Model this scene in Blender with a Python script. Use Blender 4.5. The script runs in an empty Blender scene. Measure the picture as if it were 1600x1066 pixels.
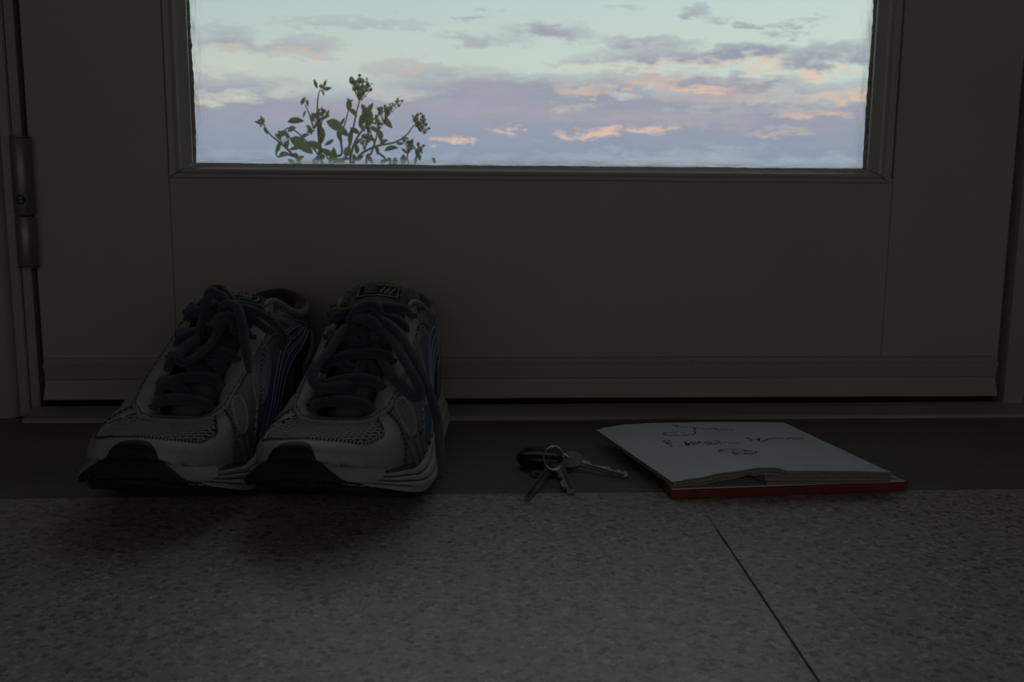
import bpy, bmesh, math, random
import numpy as np
from mathutils import Vector, Matrix

random.seed(7)
rng = np.random.default_rng(7)
SC = bpy.context.scene
COL = SC.collection
R = math.radians

# ------------------------------------------------------------------ camera
FPX, CX, CY = 1600.0, 800.0, 533.0
YAW, PITCH, ROLL = R(3.25), R(9.53), R(0.47)
H = 0.231                       # eye height of the low camera, metres
D = 0.958                       # distance of the door's inner face
cy_, sy_ = math.cos(YAW), math.sin(YAW)
cp_, sp_ = math.cos(PITCH), math.sin(PITCH)
F0, R0, U0 = Vector((sy_, cy_, 0)), Vector((cy_, -sy_, 0)), Vector((0, 0, 1))
FW = F0 * cp_ - U0 * sp_
UP0 = U0 * cp_ + F0 * sp_
cr_, sr_ = math.cos(ROLL), math.sin(ROLL)
RT = R0 * cr_ + UP0 * sr_
UP = UP0 * cr_ - R0 * sr_
EYE = Vector((0, 0, H))


def ray(px, py):
    return FW * FPX + RT * (px - CX) + UP * (CY - py)


def PY(px, py, y):              # point at world depth y
    d = ray(px, py)
    return EYE + d * (y / d.y)


def PZ(px, py, z):              # point at world height z
    d = ray(px, py)
    return EYE + d * ((z - H) / d.z)


def PD(px, py, dist):           # point at a distance along the optical axis
    return EYE + ray(px, py) * (dist / FPX)


cam_d = bpy.data.cameras.new('camera')
cam_d.sensor_width = 36
cam_d.lens = 36
cam_d.clip_start = 0.01
cam_d.dof.use_dof = True
cam_d.dof.focus_distance = 0.80
cam_d.dof.aperture_fstop = 22
cam = bpy.data.objects.new('camera', cam_d)
COL.objects.link(cam)
cam.matrix_world = Matrix(((RT.x, UP.x, -FW.x, 0), (RT.y, UP.y, -FW.y, 0), (RT.z, UP.z, -FW.z, H), (0, 0, 0, 1)))
SC.camera = cam

SC.view_settings.view_transform = 'Standard'
SC.view_settings.look = 'None'
SC.view_settings.gamma = 1
SC.view_settings.use_curve_mapping = False
SC.view_settings.exposure = 0.0
SC.cycles.max_bounces = 12
SC.cycles.diffuse_bounces = 8
SC.cycles.transparent_max_bounces = 12
SC.cycles.sample_clamp_indirect = 3.0


# ------------------------------------------------------------------ sky
class NT:
    def __init__(s, tree):
        s.t = tree

    def n(s, typ, ins=None, **kw):
        nd = s.t.nodes.new(typ)
        for k, v in kw.items():
            setattr(nd, k, v)
        for k, v in (ins or {}).items():
            if isinstance(v, bpy.types.NodeSocket):
                s.t.links.new(v, nd.inputs[k])
            else:
                nd.inputs[k].default_value = v
        return nd

    def m(s, op, a, b=0.0, c=0.0, clamp=False):
        return s.n('ShaderNodeMath', {0: a, 1: b, 2: c}, operation=op, use_clamp=clamp).outputs[0]

    def v(s, op, a, b=(0, 0, 0), out=0):
        return s.n('ShaderNodeVectorMath', {0: a, 1: b}, operation=op).outputs[out]

    def ramp(s, fac, stops, interp='LINEAR'):
        nd = s.n('ShaderNodeValToRGB', {0: fac})
        nd.color_ramp.interpolation = interp
        els = nd.color_ramp.elements
        while len(els) < len(stops):
            els.new(0.5)
        for e, (p, c) in zip(els, stops):
            e.position = p
            e.color = (c, c, c, 1) if isinstance(c, (int, float)) else (*c[:3], 1)
        return nd.outputs[0]

    def mix(s, f, a, b, blend='MIX'):
        nd = s.n('ShaderNodeMix', data_type='RGBA', blend_type=blend)
        for sock, v in ((nd.inputs[0], f), (nd.inputs[6], a), (nd.inputs[7], b)):
            if isinstance(v, bpy.types.NodeSocket):
                s.t.links.new(v, sock)
            else:
                sock.default_value = (*v, 1) if isinstance(v, tuple) and len(v) == 3 else v
        return nd.outputs[2]

    def noise(s, vec, scale, detail=4, rough=0.55, out=0):
        return s.n('ShaderNodeTexNoise', {'Vector': vec, 'Scale': scale, 'Detail': detail, 'Roughness': rough}).outputs[out]


def srgb(r, g, b):
    f = lambda c: c / 12.92 if c <= 0.04045 else ((c + 0.055) / 1.055) ** 2.4
    return (f(r / 255), f(g / 255), f(b / 255))


def build_world():
    w = bpy.data.worlds.new('evening_sky')
    SC.world = w
    w.use_nodes = True
    w.node_tree.nodes.clear()
    T = NT(w.node_tree)
    dirv = T.v('NORMALIZE', T.n('ShaderNodeTexCoord').outputs['Generated'])
    sep = T.n('ShaderNodeSeparateXYZ', {0: dirv})
    x, y, z = sep.outputs
    az = T.m('ARCTAN2', x, y)
    el = T.m('ARCSINE', z)
    # direction noise stretched along the horizon
    sv = T.v('MULTIPLY', dirv, (1, 1, 3.4))
    n1 = T.noise(sv, 9, 6, 0.6)
    n2 = T.noise(T.v('ADD', sv, (3.1, 1.7, 5.2)), 22, 5, 0.62)
    n3 = T.noise(T.v('ADD', sv, (7.7, 4.1, 1.2)), 46, 4, 0.6)
    wx = T.m('MULTIPLY', T.m('SUBTRACT', n1, 0.5), 0.10)
    wx = T.m('ADD', wx, T.m('MULTIPLY', T.m('SUBTRACT', n2, 0.5), 0.085))
    wy = T.m('MULTIPLY', T.m('SUBTRACT', n2, 0.5), 0.026)
    wy = T.m('ADD', wy, T.m('MULTIPLY', T.m('SUBTRACT', n3, 0.5), 0.026))
    pos = T.n('ShaderNodeCombineXYZ', {0: T.m('ADD', az, wx), 1: T.m('ADD', el, wy), 2: 0.0}).outputs[0]

    def field(blobs):
        acc = 0.0
        for (px, py, hw, hh, amp) in blobs:
            d = ray(px, py).normalized()
            a, e = math.atan2(d.x, d.y), math.asin(d.z)
            q = T.v('MULTIPLY', T.v('SUBTRACT', pos, (a, e, 0)), (FPX / hw, FPX / hh, 0))
            dd = T.v('DOT_PRODUCT', q, q, out=1)
            g = T.m('MAXIMUM', T.m('SUBTRACT', 1.0, dd), 0.0)
            acc = T.m('MULTIPLY_ADD', g, amp, acc)
        return acc

    lav = field([(340, 62, 75, 20, .8), (475, 74, 85, 18, .7), (560, 36, 130, 9, .45), (735, 62, 90, 11, .7),
                 (755, 28, 34, 8, .7), (850, 48, 60, 15, .6), (890, 50, 60, 16, .7), (1010, 67, 90, 13, .85),
                 (1090, 18, 36, 9, .8), (1128, 30, 26, 6, .6), (1178, 37, 24, 7, .8), (1228, 35, 34, 6, .6),
                 (1212, 53, 30, 6, .7), (970, 8, 40, 6, .4), (650, 106, 110, 15, .6), (350, 128, 110, 18, .5),
                 (1050, 90, 170, 16, 1.0), (1150, 80, 60, 14, 1.0), (1300, 86, 140, 22, 1.1), (990, 122, 60, 14, .8),
                 (700, 150, 170, 42, 1.0), (850, 160, 190, 48, 1.2), (1000, 150, 120, 40, .6), (1120, 126, 130, 15, 1.0),
                 (1200, 140, 160, 26, .9), (1150, 200, 420, 54, 1.4), (560, 215, 520, 62, 1.5), (1340, 215, 160, 46, 1.2),
                 (420, 160, 200, 34, .7), (240, 190, 200, 60, 1.0), (1480, 160, 150, 90, 1.0)])
    pale = field([(340, 152, 62, 11, .9), (440, 140, 45, 12, .6), (610, 145, 60, 14, .5), (965, 148, 44, 10, .8),
                  (1040, 118, 120, 7, .6), (1235, 152, 80, 11, .7), (1290, 112, 34, 10, .8), (1210, 120, 80, 8, .5),
                  (910, 170, 22, 8, .5), (350, 102, 120, 16, .5), (960, 104, 130, 10, .6)])
    pink = field([(888, 212, 28, 8, 1.0), (950, 208, 40, 9, 1.1), (1019, 204, 34, 7, 1.0), (692, 219, 24, 7, .9),
                  (716, 221, 20, 6, .8), (796, 206, 24, 7, .9), (1015, 129, 70, 9, .9), (1100, 137, 90, 6, .9),
                  (1180, 99, 50, 10, .9), (1288, 113, 34, 10, 1.0), (1330, 150, 60, 10, .7), (1274, 176, 70, 9, .7),
                  (1130, 150, 110, 12, .35), (640, 108, 60, 10, .35), (340, 70, 40, 9, .5), (470, 80, 60, 9, .45),
                  (900, 142, 40, 12, .6), (1080, 100, 70, 8, .5), (1220, 205, 60, 7, .4), (1040, 186, 160, 16, .2)])
    # clear-sky gradient by elevation
    base = T.ramp(T.m('MULTIPLY_ADD', el, 1 / 1.6, 0.0), [
        (0.0, srgb(152, 167, 186)), (0.03, srgb(178, 190, 197)), (0.062, srgb(197, 204, 195)),
        (0.098, srgb(180, 200, 205)), (0.13, srgb(186, 203, 209)), (0.18, srgb(198, 211, 217)), (0.45, srgb(214, 220, 229)), (1.0, srgb(214, 220, 230))])
    warmside = T.m('MULTIPLY', T.m('SUBTRACT', az, -0.35), 1.1, clamp=True)
    warmside = T.m('MULTIPLY', warmside, T.m('MULTIPLY', el, 11.0, clamp=True))
    base = T.mix(T.m('MULTIPLY', warmside, 0.85), base, srgb(212, 230, 219))
    # clouds well above the frame: the same broken layer goes on
    hi = T.m('MULTIPLY', T.m('SUBTRACT', T.noise(T.v('MULTIPLY', dirv, (1, 1, 2.2)), 4.5, 6, 0.6), 0.50), 5.0, clamp=True)
    hi = T.m('MULTIPLY', hi, T.m('MULTIPLY', T.m('SUBTRACT', el, 0.15), 6.0, clamp=True))
    hi = T.m('MULTIPLY', hi, 0.4)
    back = T.m('MULTIPLY', T.m('SUBTRACT', T.m('ABSOLUTE', az), 0.45), 4.0, clamp=True)
    lo = T.m('MULTIPLY', T.m('SUBTRACT', n1, 0.42), 4.0, clamp=True)
    lo = T.m('MULTIPLY', T.m('MULTIPLY', lo, back), T.m('SUBTRACT', 1.0, T.m('MULTIPLY', T.m('SUBTRACT', el, 0.10), 12.0, clamp=True)))
    tex = T.m('MULTIPLY_ADD', T.m('SUBTRACT', n2, 0.5), 1.5, T.m('MULTIPLY', T.m('SUBTRACT', n3, 0.5), 1.3))
    lavf = T.m('ADD', T.m('MULTIPLY', lav, T.m('ADD', 0.85, tex)), T.m('ADD', hi, lo), clamp=True)
    cloudc = T.mix(n2, srgb(138, 147, 171), srgb(170, 167, 181))
    low = T.m('SUBTRACT', 1.0, T.m('MULTIPLY', el, 18.0, clamp=True))
    cloudc = T.mix(T.m('MULTIPLY', low, 0.75), cloudc, srgb(132, 153, 177))
    c = T.mix(T.m('MULTIPLY', lavf, 0.93), base, cloudc)
    pf = T.m('MULTIPLY', pale, T.m('MULTIPLY_ADD', n3, 2.2, -0.25), clamp=True)
    c = T.mix(T.m('MULTIPLY', pf, 0.85), c, srgb(216, 215, 198))
    kf = T.m('MULTIPLY', pink, T.m('MULTIPLY_ADD', n3, 3.0, -0.55), clamp=True)
    c = T.mix(T.m('MULTIPLY', kf, 0.85), c, srgb(238, 202, 178))
    # soft pink wash over the mid clouds
    wash = T.m('MULTIPLY', T.m('MULTIPLY', T.m('SUBTRACT', n1, 0.46), 3.5, clamp=True), T.m('MULTIPLY', T.m('SUBTRACT', el, 0.025), 30, clamp=True))
    wash = T.m('MULTIPLY', T.m('MULTIPLY', wash, lavf), 0.24)
    c = T.mix(wash, c, srgb(204, 176, 174))
    # below the horizon: dim far land
    below = T.m('MULTIPLY', T.m('SUBTRACT', -0.005, el), 60.0, clamp=True)
    c = T.mix(below, c, srgb(110, 112, 112))
    bg = T.n('ShaderNodeBackground', {0: c, 1: 1.0})
    out = T.n('ShaderNodeOutputWorld', {0: bg.outputs[0]})


build_world()

# dim warm fill for the rest of the room: an added area lamp behind the camera
rl = bpy.data.lights.new('room_fill', 'AREA')
rl.shape = 'RECTANGLE'
rl.size, rl.size_y = 2.9, 0.98
rl.energy = 2.5
rl.color = (1.0, .965, .91)
ro = bpy.data.objects.new('room_fill', rl)
ro.location = (0.2, -1.55, 0.56)
ro.rotation_euler = (R(90), 0, 0)
COL.objects.link(ro)


# ------------------------------------------------------------------ helpers
def tag(o, label=None, cat=None, group=None, kind=None):
    if label: o['label'] = label
    if cat: o['category'] = cat
    if group: o['group'] = group
    if kind: o['kind'] = kind
    return o


def empty(name, loc, rz=0.0):
    o = bpy.data.objects.new(name, None)
    o.empty_display_size = 0.02
    o.location = loc
    o.rotation_euler = (0, 0, rz)
    COL.objects.link(o)
    return o


class MB:
    """collects verts / faces"""
    def __init__(s):
        s.v, s.f = [], []

    def add(s, verts, faces):
        b = len(s.v)
        s.v += [tuple(p) for p in verts]
        s.f += [tuple(i + b for i in f) for f in faces]
        return s

    def grid(s, pts, nu, nv, closed_u=False, closed_v=False, flip=False):
        fs = []
        for i in range(nu if closed_u else nu - 1):
            for j in range(nv if closed_v else nv - 1):
                q = [i * nv + j, ((i + 1) % nu) * nv + j, ((i + 1) % nu) * nv + (j + 1) % nv, i * nv + (j + 1) % nv]
                fs.append(q[::-1] if flip else q)
        return s.add(pts, fs)

    def box(s, x0, x1, y0, y1, z0, z1, bev=0.0):
        if bev <= 0:
            vs = [(x, y, z) for x in (x0, x1) for y in (y0, y1) for z in (z0, z1)]
            return s.add(vs, [(0, 1, 3, 2), (4, 6, 7, 5), (0, 4, 5, 1), (2, 3, 7, 6), (0, 2, 6, 4), (1, 5, 7, 3)])
        bm = bmesh.new()
        bmesh.ops.create_cube(bm, size=1.0)
        for v in bm.verts:
            v.co = Vector(((x0 + x1) / 2 + v.co.x * (x1 - x0), (y0 + y1) / 2 + v.co.y * (y1 - y0), (z0 + z1) / 2 + v.co.z * (z1 - z0)))
        bmesh.ops.bevel(bm, geom=bm.edges[:], offset=bev, segments=2, affect='EDGES', profile=0.5)
        return s.bm(bm)

    def bm(s, bm):
        bm.verts.index_update()
        s.add([v.co.copy() for v in bm.verts], [[v.index for v in f.verts] for f in bm.faces])
        bm.free()
        return s

    def tube(s, pts, rad, n=8, flat=1.0, ref=None, caps=True):
        pts = [Vector(p) for p in pts]
        m = len(pts)
        rads = rad if hasattr(rad, '__len__') else [rad] * m
        prev = None
        ring = []
        for i, p in enumerate(pts):
            t = (pts[min(i + 1, m - 1)] - pts[max(i - 1, 0)]).normalized()
            if prev is None:
                a = Vector(ref) if ref is not None else (Vector((0, 0, 1)) if abs(t.z) < 0.9 else Vector((1, 0, 0)))
            else:
                a = prev
            a = a - t * a.dot(t)
            if a.length < 1e-6: a = t.orthogonal()
            a.normalize()
            prev = a
            b = t.cross(a)
            for k in range(n):
                th = 2 * math.pi * k / n
                ring.append(p + a * (math.cos(th) * rads[i] * flat) + b * (math.sin(th) * rads[i]))
        base = len(s.v)
        s.grid(ring, m, n, closed_v=True)
        if caps:
            s.f.append(tuple(base + k for k in range(n))[::-1])
            s.f.append(tuple(base + (m - 1) * n + k for k in range(n)))
        return s

    def build(s, name, mat, parent=None, smooth=True, local=None, angle=None, kind=None):
        vs = s.v
        if local is not None:      # world points -> local frame of the parent
            vs = [tuple(local @ Vector(p)) for p in vs]
        me = bpy.data.meshes.new(name)
        me.from_pydata(vs, [], s.f)
        me.validate()
        bm = bmesh.new()
        bm.from_mesh(me)
        bmesh.ops.recalc_face_normals(bm, faces=bm.faces[:])
        bm.to_mesh(me)
        bm.free()
        me.polygons.foreach_set('use_smooth', [smooth] * len(me.polygons))
        if smooth and angle is not None:
            me.set_sharp_from_angle(angle=R(angle))
        me.materials.append(mat)
        o = bpy.data.objects.new(name, me)
        COL.objects.link(o)
        if parent: o.parent = parent
        if kind: o['kind'] = kind
        return o


def catmull(P, n=8, closed=False):
    P = [Vector(p) for p in P]
    m = len(P)
    out = []
    for i in range(m if closed else m - 1):
        g = (lambda k: P[k % m]) if closed else (lambda k: P[max(0, min(m - 1, k))])
        p0, p1, p2, p3 = g(i - 1), g(i), g(i + 1), g(i + 2)
        for k in range(n):
            t = k / n
            out.append(0.5 * ((2 * p1) + (p2 - p0) * t + (2 * p0 - 5 * p1 + 4 * p2 - p3) * t * t + (3 * p1 - p0 - 3 * p2 + p3) * t ** 3))
    if not closed: out.append(P[-1])
    return out


def lerp_table(tab, x):
    if x <= tab[0][0]: return tab[0][1]
    for (a, va), (b, vb) in zip(tab, tab[1:]):
        if x <= b:
            k = (x - a) / (b - a)
            k = k * k * (3 - 2 * k)
            return va + (vb - va) * k
    return tab[-1][1]


# ------------------------------------------------------------------ materials
def mat(name, color, rough=0.6, metal=0.0, spec=0.5, bump=0.0, bscale=200.0, var=0.0, vscale=30.0, sheen=0.0):
    m = bpy.data.materials.new(name)
    m.use_nodes = True
    m.node_tree.nodes.clear()
    T = NT(m.node_tree)
    co = T.n('ShaderNodeTexCoord').outputs['Object']
    c = (*color, 1)
    b = T.n('ShaderNodeBsdfPrincipled', {'Base Color': c, 'Roughness': rough, 'Metallic': metal, 'Specular IOR Level': spec})
    if var:
        nz = T.noise(co, vscale, 5, 0.6)
        lo = tuple(x * (1 - var) for x in color)
        hi = tuple(min(1, x * (1 + var)) for x in color)
        m.node_tree.links.new(T.ramp(nz, [(0.3, lo), (0.7, hi)]), b.inputs['Base Color'])
    if bump:
        nz = T.noise(co, bscale, 4, 0.6)
        bp = T.n('ShaderNodeBump', {'Strength': bump, 'Distance': 0.001, 'Height': nz})
        m.node_tree.links.new(bp.outputs[0], b.inputs['Normal'])
    if sheen:
        b.inputs['Sheen Weight'].default_value = sheen
    T.n('ShaderNodeOutputMaterial', {0: b.outputs[0]})
    return m


def floor_mat():
    m = bpy.data.materials.new('speckled_linoleum')
    m.use_nodes = True
    m.node_tree.nodes.clear()
    T = NT(m.node_tree)
    co = T.n('ShaderNodeTexCoord').outputs['Object']
    wob = T.v('MULTIPLY', T.v('SUBTRACT', T.noise(co, 300, 2, 0.5, out=1), (.5, .5, .5)), (.004, .004, 0))
    p = T.v('ADD', co, wob)
    c = T.ramp(T.noise(co, 2.2, 3, 0.5), [(0.3, (.475, .455, .445)), (0.7, (.515, .50, .497))])
    chip = T.n('ShaderNodeTexVoronoi', {'Vector': p, 'Scale': 330.0})
    sepc = T.n('ShaderNodeSeparateColor', {0: chip.outputs['Color']})
    tone = T.ramp(sepc.outputs[0], [(0.0, (.50, .47, .46)), (0.12, (.80, .74, .70)), (0.35, (.92, .93, .97)), (0.6, (1.0, 1.0, 1.0)), (0.85, (1.12, 1.08, 1.02)), (1.0, (1.4, 1.4, 1.42))])
    c = T.mix(1.0, c, tone, 'MULTIPLY')
    big = T.n('ShaderNodeTexVoronoi', {'Vector': p, 'Scale': 230.0})
    sb = T.n('ShaderNodeSeparateColor', {0: big.outputs['Color']})
    inside = T.m('LESS_THAN', big.outputs['Distance'], T.m('MULTIPLY_ADD', sb.outputs[1], 0.55, 0.15))
    dark = T.m('MULTIPLY', T.m('GREATER_THAN', sb.outputs[0], 0.84), inside)
    c = T.mix(T.m('MULTIPLY', dark, 0.55), c, T.ramp(sb.outputs[2], [(0.0, (.10, .085, .08)), (0.5, (.13, .13, .16)), (1.0, (.16, .13, .11))]))
    light = T.m('MULTIPLY', T.m('LESS_THAN', sb.outputs[0], 0.07), inside)
    c = T.mix(T.m('MULTIPLY', light, 0.5), c, (.52, .50, .47))
    fine = T.noise(co, 900, 3, 0.7)
    c = T.mix(1.0, c, T.ramp(fine, [(0.3, .72), (0.7, 1.22)]), 'MULTIPLY')
    b = T.n('ShaderNodeBsdfPrincipled', {'Base Color': c, 'Roughness': 0.40, 'Specular IOR Level': 0.55})
    bp = T.n('ShaderNodeBump', {'Strength': 0.25, 'Distance': 0.0006, 'Height': fine})
    m.node_tree.links.new(bp.outputs[0], b.inputs['Normal'])
    T.n('ShaderNodeOutputMaterial', {0: b.outputs[0]})
    return m


def paint_mat(name, col, scuff=0.10, rough=0.45):
    m = bpy.data.materials.new(name)
    m.use_nodes = True
    m.node_tree.nodes.clear()
    T = NT(m.node_tree)
    co = T.n('ShaderNodeTexCoord').outputs['Object']
    big = T.noise(co, 5, 5, 0.6)
    c = T.ramp(big, [(0.3, tuple(x * (1 - scuff) for x in col)), (0.7, col)])
    chips = T.m('GREATER_THAN', T.noise(T.v('MULTIPLY', co, (1, 1, .35)), 55, 4, 0.6), 0.73)
    c = T.mix(T.m('MULTIPLY', chips, 0.45), c, tuple(x * 0.42 for x in col))
    fine = T.noise(co, 420, 3, 0.6)
    b = T.n('ShaderNodeBsdfPrincipled', {'Base Color': c, 'Roughness': rough, 'Specular IOR Level': 0.35})
    bp = T.n('ShaderNodeBump', {'Strength': 0.18, 'Distance': 0.0007, 'Height': T.m('ADD', fine, T.m('MULTIPLY', T.noise(co, 60, 3, .5), 1.5))})
    m.node_tree.links.new(bp.outputs[0], b.inputs['Normal'])
    T.n('ShaderNodeOutputMaterial', {0: b.outputs[0]})
    return m


def wood_mat(name, ca, cb, scale=(3, 60, 60), rough=0.42):
    m = bpy.data.materials.new(name)
    m.use_nodes = True
    m.node_tree.nodes.clear()
    T = NT(m.node_tree)
    co = T.n('ShaderNodeTexCoord').outputs['Object']
    nz = T.noise(T.v('MULTIPLY', co, scale), 2.5, 6, 0.65)
    c = T.ramp(nz, [(0.25, ca), (0.75, cb)])
    scr = T.m('GREATER_THAN', T.noise(T.v('MULTIPLY', co, (14, 90, 1)), 3, 3, 0.5), 0.70)
    c = T.mix(T.m('MULTIPLY', scr, 0.4), c, tuple(x * 1.9 for x in cb))
    b = T.n('ShaderNodeBsdfPrincipled', {'Base Color': c, 'Roughness': rough, 'Specular IOR Level': 0.5})
    bp = T.n('ShaderNodeBump', {'Strength': 0.3, 'Distance': 0.0008, 'Height': nz})
    m.node_tree.links.new(bp.outputs[0], b.inputs['Normal'])
    T.n('ShaderNodeOutputMaterial', {0: b.outputs[0]})
    return m


def glass_mat(x0, x1, z0):
    m = bpy.data.materials.new('smeared_door_glass')
    m.use_nodes = True
    m.node_tree.nodes.clear()
    T = NT(m.node_tree)
    co = T.n('ShaderNodeTexCoord').outputs['Object']
    sp = T.n('ShaderNodeSeparateXYZ', {0: co})
    fres = T.n('ShaderNodeFresnel', {'IOR': 1.45}).outputs[0]
    tr = T.n('ShaderNodeBsdfTransparent', {0: (.97, .98, .975, 1)})
    gl = T.n('ShaderNodeBsdfGlossy', {0: (1, 1, 1, 1), 'Roughness': 0.02})
    a = T.n('ShaderNodeMixShader', {0: T.m('MULTIPLY', fres, 0.8), 1: tr.outputs[0], 2: gl.outputs[0]})
    # dried smears and paint drags, gathered along the edges of the pane
    side = T.m('MINIMUM', T.m('SUBTRACT', sp.outputs[0], x0), T.m('SUBTRACT', x1, sp.outputs[0]))
    nside = T.m('POWER', T.m('SUBTRACT', 1.0, T.m('MULTIPLY', side, 70.0), clamp=True), 2.0)
    nfoot = T.m('POWER', T.m('SUBTRACT', 1.0, T.m('MULTIPLY', T.m('SUBTRACT', sp.outputs[2], z0), 130.0), clamp=True), 1.3)
    drag = T.noise(T.v('MULTIPLY', co, (420, 1, 40)), 1.0, 5, 0.65)
    drag2 = T.noise(T.v('MULTIPLY', co, (40, 1, 500)), 1.0, 5, 0.65)
    ms = T.m('MULTIPLY', nside, T.m('MULTIPLY', T.m('SUBTRACT', drag, 0.44), 4.0, clamp=True))
    mf = T.m('MULTIPLY', nfoot, T.m('MULTIPLY', T.m('SUBTRACT', drag2, 0.36), 4.0, clamp=True))
    sm = T.m('MAXIMUM', ms, mf)
    specks = T.n('ShaderNodeTexVoronoi', {'Vector': T.v('MULTIPLY', co, (1, 0, 1)), 'Scale': 16.0})
    sk = T.m('LESS_THAN', specks.outputs['Distance'], 0.018)
    df = T.n('ShaderNodeBsdfDiffuse', {0: (.75, .75, .72, 1)})
    tl = T.n('ShaderNodeBsdfTranslucent', {0: (.85, .86, .84, 1)})
    dt = T.n('ShaderNodeMixShader', {0: 0.75, 1: df.outputs[0], 2: tl.outputs[0]})
    b = T.n('ShaderNodeMixShader', {0: T.m('MULTIPLY', sm, 0.8), 1: a.outputs[0], 2: dt.outputs[0]})
    dk = T.n('ShaderNodeBsdfDiffuse', {0: (.05, .05, .05, 1)})
    c = T.n('ShaderNodeMixShader', {0: T.m('MULTIPLY', sk, 0.75), 1: b.outputs[0], 2: dk.outputs[0]})
    T.n('ShaderNodeOutputMaterial', {0: c.outputs[0]})
    return m


M = dict(
    floor=floor_mat(),
    door=paint_mat('door_paint', (.435, .420, .390), 0.10),
    frame=paint_mat('frame_paint', (.43, .40, .36), 0.2),
    bead=paint_mat('bead_paint', (.47, .46, .435), 0.08, 0.17),
    wall=mat('wall_plaster', (.36, .345, .32), 0.9, bump=.1),
    sill=wood_mat('dark_sill_wood', (.15, .142, .134), (.22, .212, .20)),
    gap=mat('gap_black', (.02, .018, .016), 0.9),  # near-black: painted shade in the door gaps; also key grooves, fob seam, screw
    hinge=mat('hinge_steel', (.25, .25, .245), 0.42, .55, var=.12, vscale=60),
    putty=mat('old_putty', (.30, .27, .19), 0.9, bump=.6, bscale=500, var=.5, vscale=140),
)

# ------------------------------------------------------------------ room shell
X0R, X1R, YB, ZC = -1.3, 1.7, -2.2, 2.45
XL, XR = -0.382, 0.531          # door leaf
DZ0, DZ1 = PY(800, 619, D).z, 2.03
OUT = D + 0.14

gz0 = PY(800, 260, D).z
gx0, gx1 = PY(301, 250, D).x, PY(1356, 258, D).x
GZ1 = 1.93
bw = 0.0205                      # glazing bead width

wl = MB().box(X0R, XL - 0.055, D - 0.004, OUT, -0.1, ZC)
wl.box(XR + 0.055, X1R, D - 0.004, OUT, -0.1, ZC)
wl.box(XL - 0.055, XR + 0.055, D - 0.004, OUT, DZ1 + 0.05, ZC)
tag(wl.build('wall_front', M['wall'], smooth=False), kind='structure')
tag(MB().box(X0R - .1, X0R, YB, OUT, -.1, ZC).build('wall_left', M['wall'], smooth=False), kind='structure')
tag(MB().box(X1R, X1R + .1, YB, OUT, -.1, ZC).build('wall_right', M['wall'], smooth=False), kind='structure')
tag(MB().box(X0R - .1, X1R + .1, YB - .1, YB, -.1, ZC).build('wall_back', M['wall'], smooth=False), kind='structure')
tag(MB().box(X0R - .1, X1R + .1, YB - .1, OUT, ZC, ZC + .1).build('ceiling', M['wall'], smooth=False), kind='structure')

# floor: subfloor carrying two sheets of linoleum with an open seam between them
fl = MB().box(X0R, X1R, YB, OUT, -0.1, -0.004).build('floor', M['gap'], smooth=False)
tag(fl, kind='structure')
fl.data.materials[0] = mat('seam_filler', (.13, .12, .11), 0.9)
s0, s1 = PZ(1115, 820, 0), PZ(1280, 1066, 0)
sd = (s1 - s0) / (s1.y - s0.y)
YS0 = PZ(800, 772, 0).y          # where linoleum meets the dark board
YS1 = PZ(800, 772, 0).y


def seam_x(y): return s0.x + sd.x * (y - s0.y)


for side in (0, 1):
    g = 0.0008
    bm = bmesh.new()
    if side == 0:
        xs = [(X0R, YB), (seam_x(YB) - g, YB), (seam_x(0) - g, 0), (seam_x(s0.y - .01) - g, s0.y - .01), (seam_x(s0.y) - .0002, s0.y), (seam_x(s0.y + .06) - .0001, YS0), (X0R, YS0)]
    else:
        xs = [(seam_x(YB) + g, YB), (X1R, YB), (X1R, YS0), (seam_x(s0.y + .06) + .0001, YS0), (seam_x(s0.y) + .0002, s0.y), (seam_x(s0.y - .01) + g, s0.y - .01), (seam_x(0) + g, 0)]
    top = [bm.verts.new((x, y, 0)) for x, y in xs]
    f = bm.faces.new(top)
    r = bmesh.ops.extrude_face_region(bm, geom=[f])
    for e in r['geom']:
        if isinstance(e, bmesh.types.BMVert): e.co.z = -0.004
    MB().bm(bm).build('linoleum_sheet', M['floor'], fl, smooth=False)

# dark board in front of the door
thr0 = PZ(800, 657, 0).y
tag(MB().box(X0R, X1R, YS0 + .0005, thr0 + .02, -0.004, 0.0, 0.0006).build('trim_1', M['sill'], smooth=False), kind='structure')
# threshold with a sloping front
tb = MB()
prof = [(thr0, 0.0), (thr0 + .0008, .0026), (thr0 + .0018, .0034), (D - .0055, .0096), (D - .0035, .0096), (D + .004, .0048), (D + .05, .0048), (OUT, .0048), (OUT, 0.0)]
xa, xb = XL - .010, X1R
tb.grid([(x, y, z) for x in (xa, xb) for (y, z) in prof], 2, len(prof), closed_v=True)
tb.f += [tuple(range(len(prof))), tuple(range(len(prof), 2 * len(prof)))[::-1]]
tag(tb.build('trim_2', M['frame'], smooth=False), kind='structure')

# ------------------------------------------------------------------ door frame
FY = D - 0.001


def extr(profile, z0, z1):       # vertical moulding from an (x, y) outline
    b = MB()
    n = len(profile)
    b.grid([(x, y, z) for z in (z0, z1) for (x, y) in profile], 2, n, closed_v=True)
    b.f += [tuple(range(n)), tuple(range(n, 2 * n))[::-1]]
    return b


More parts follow.
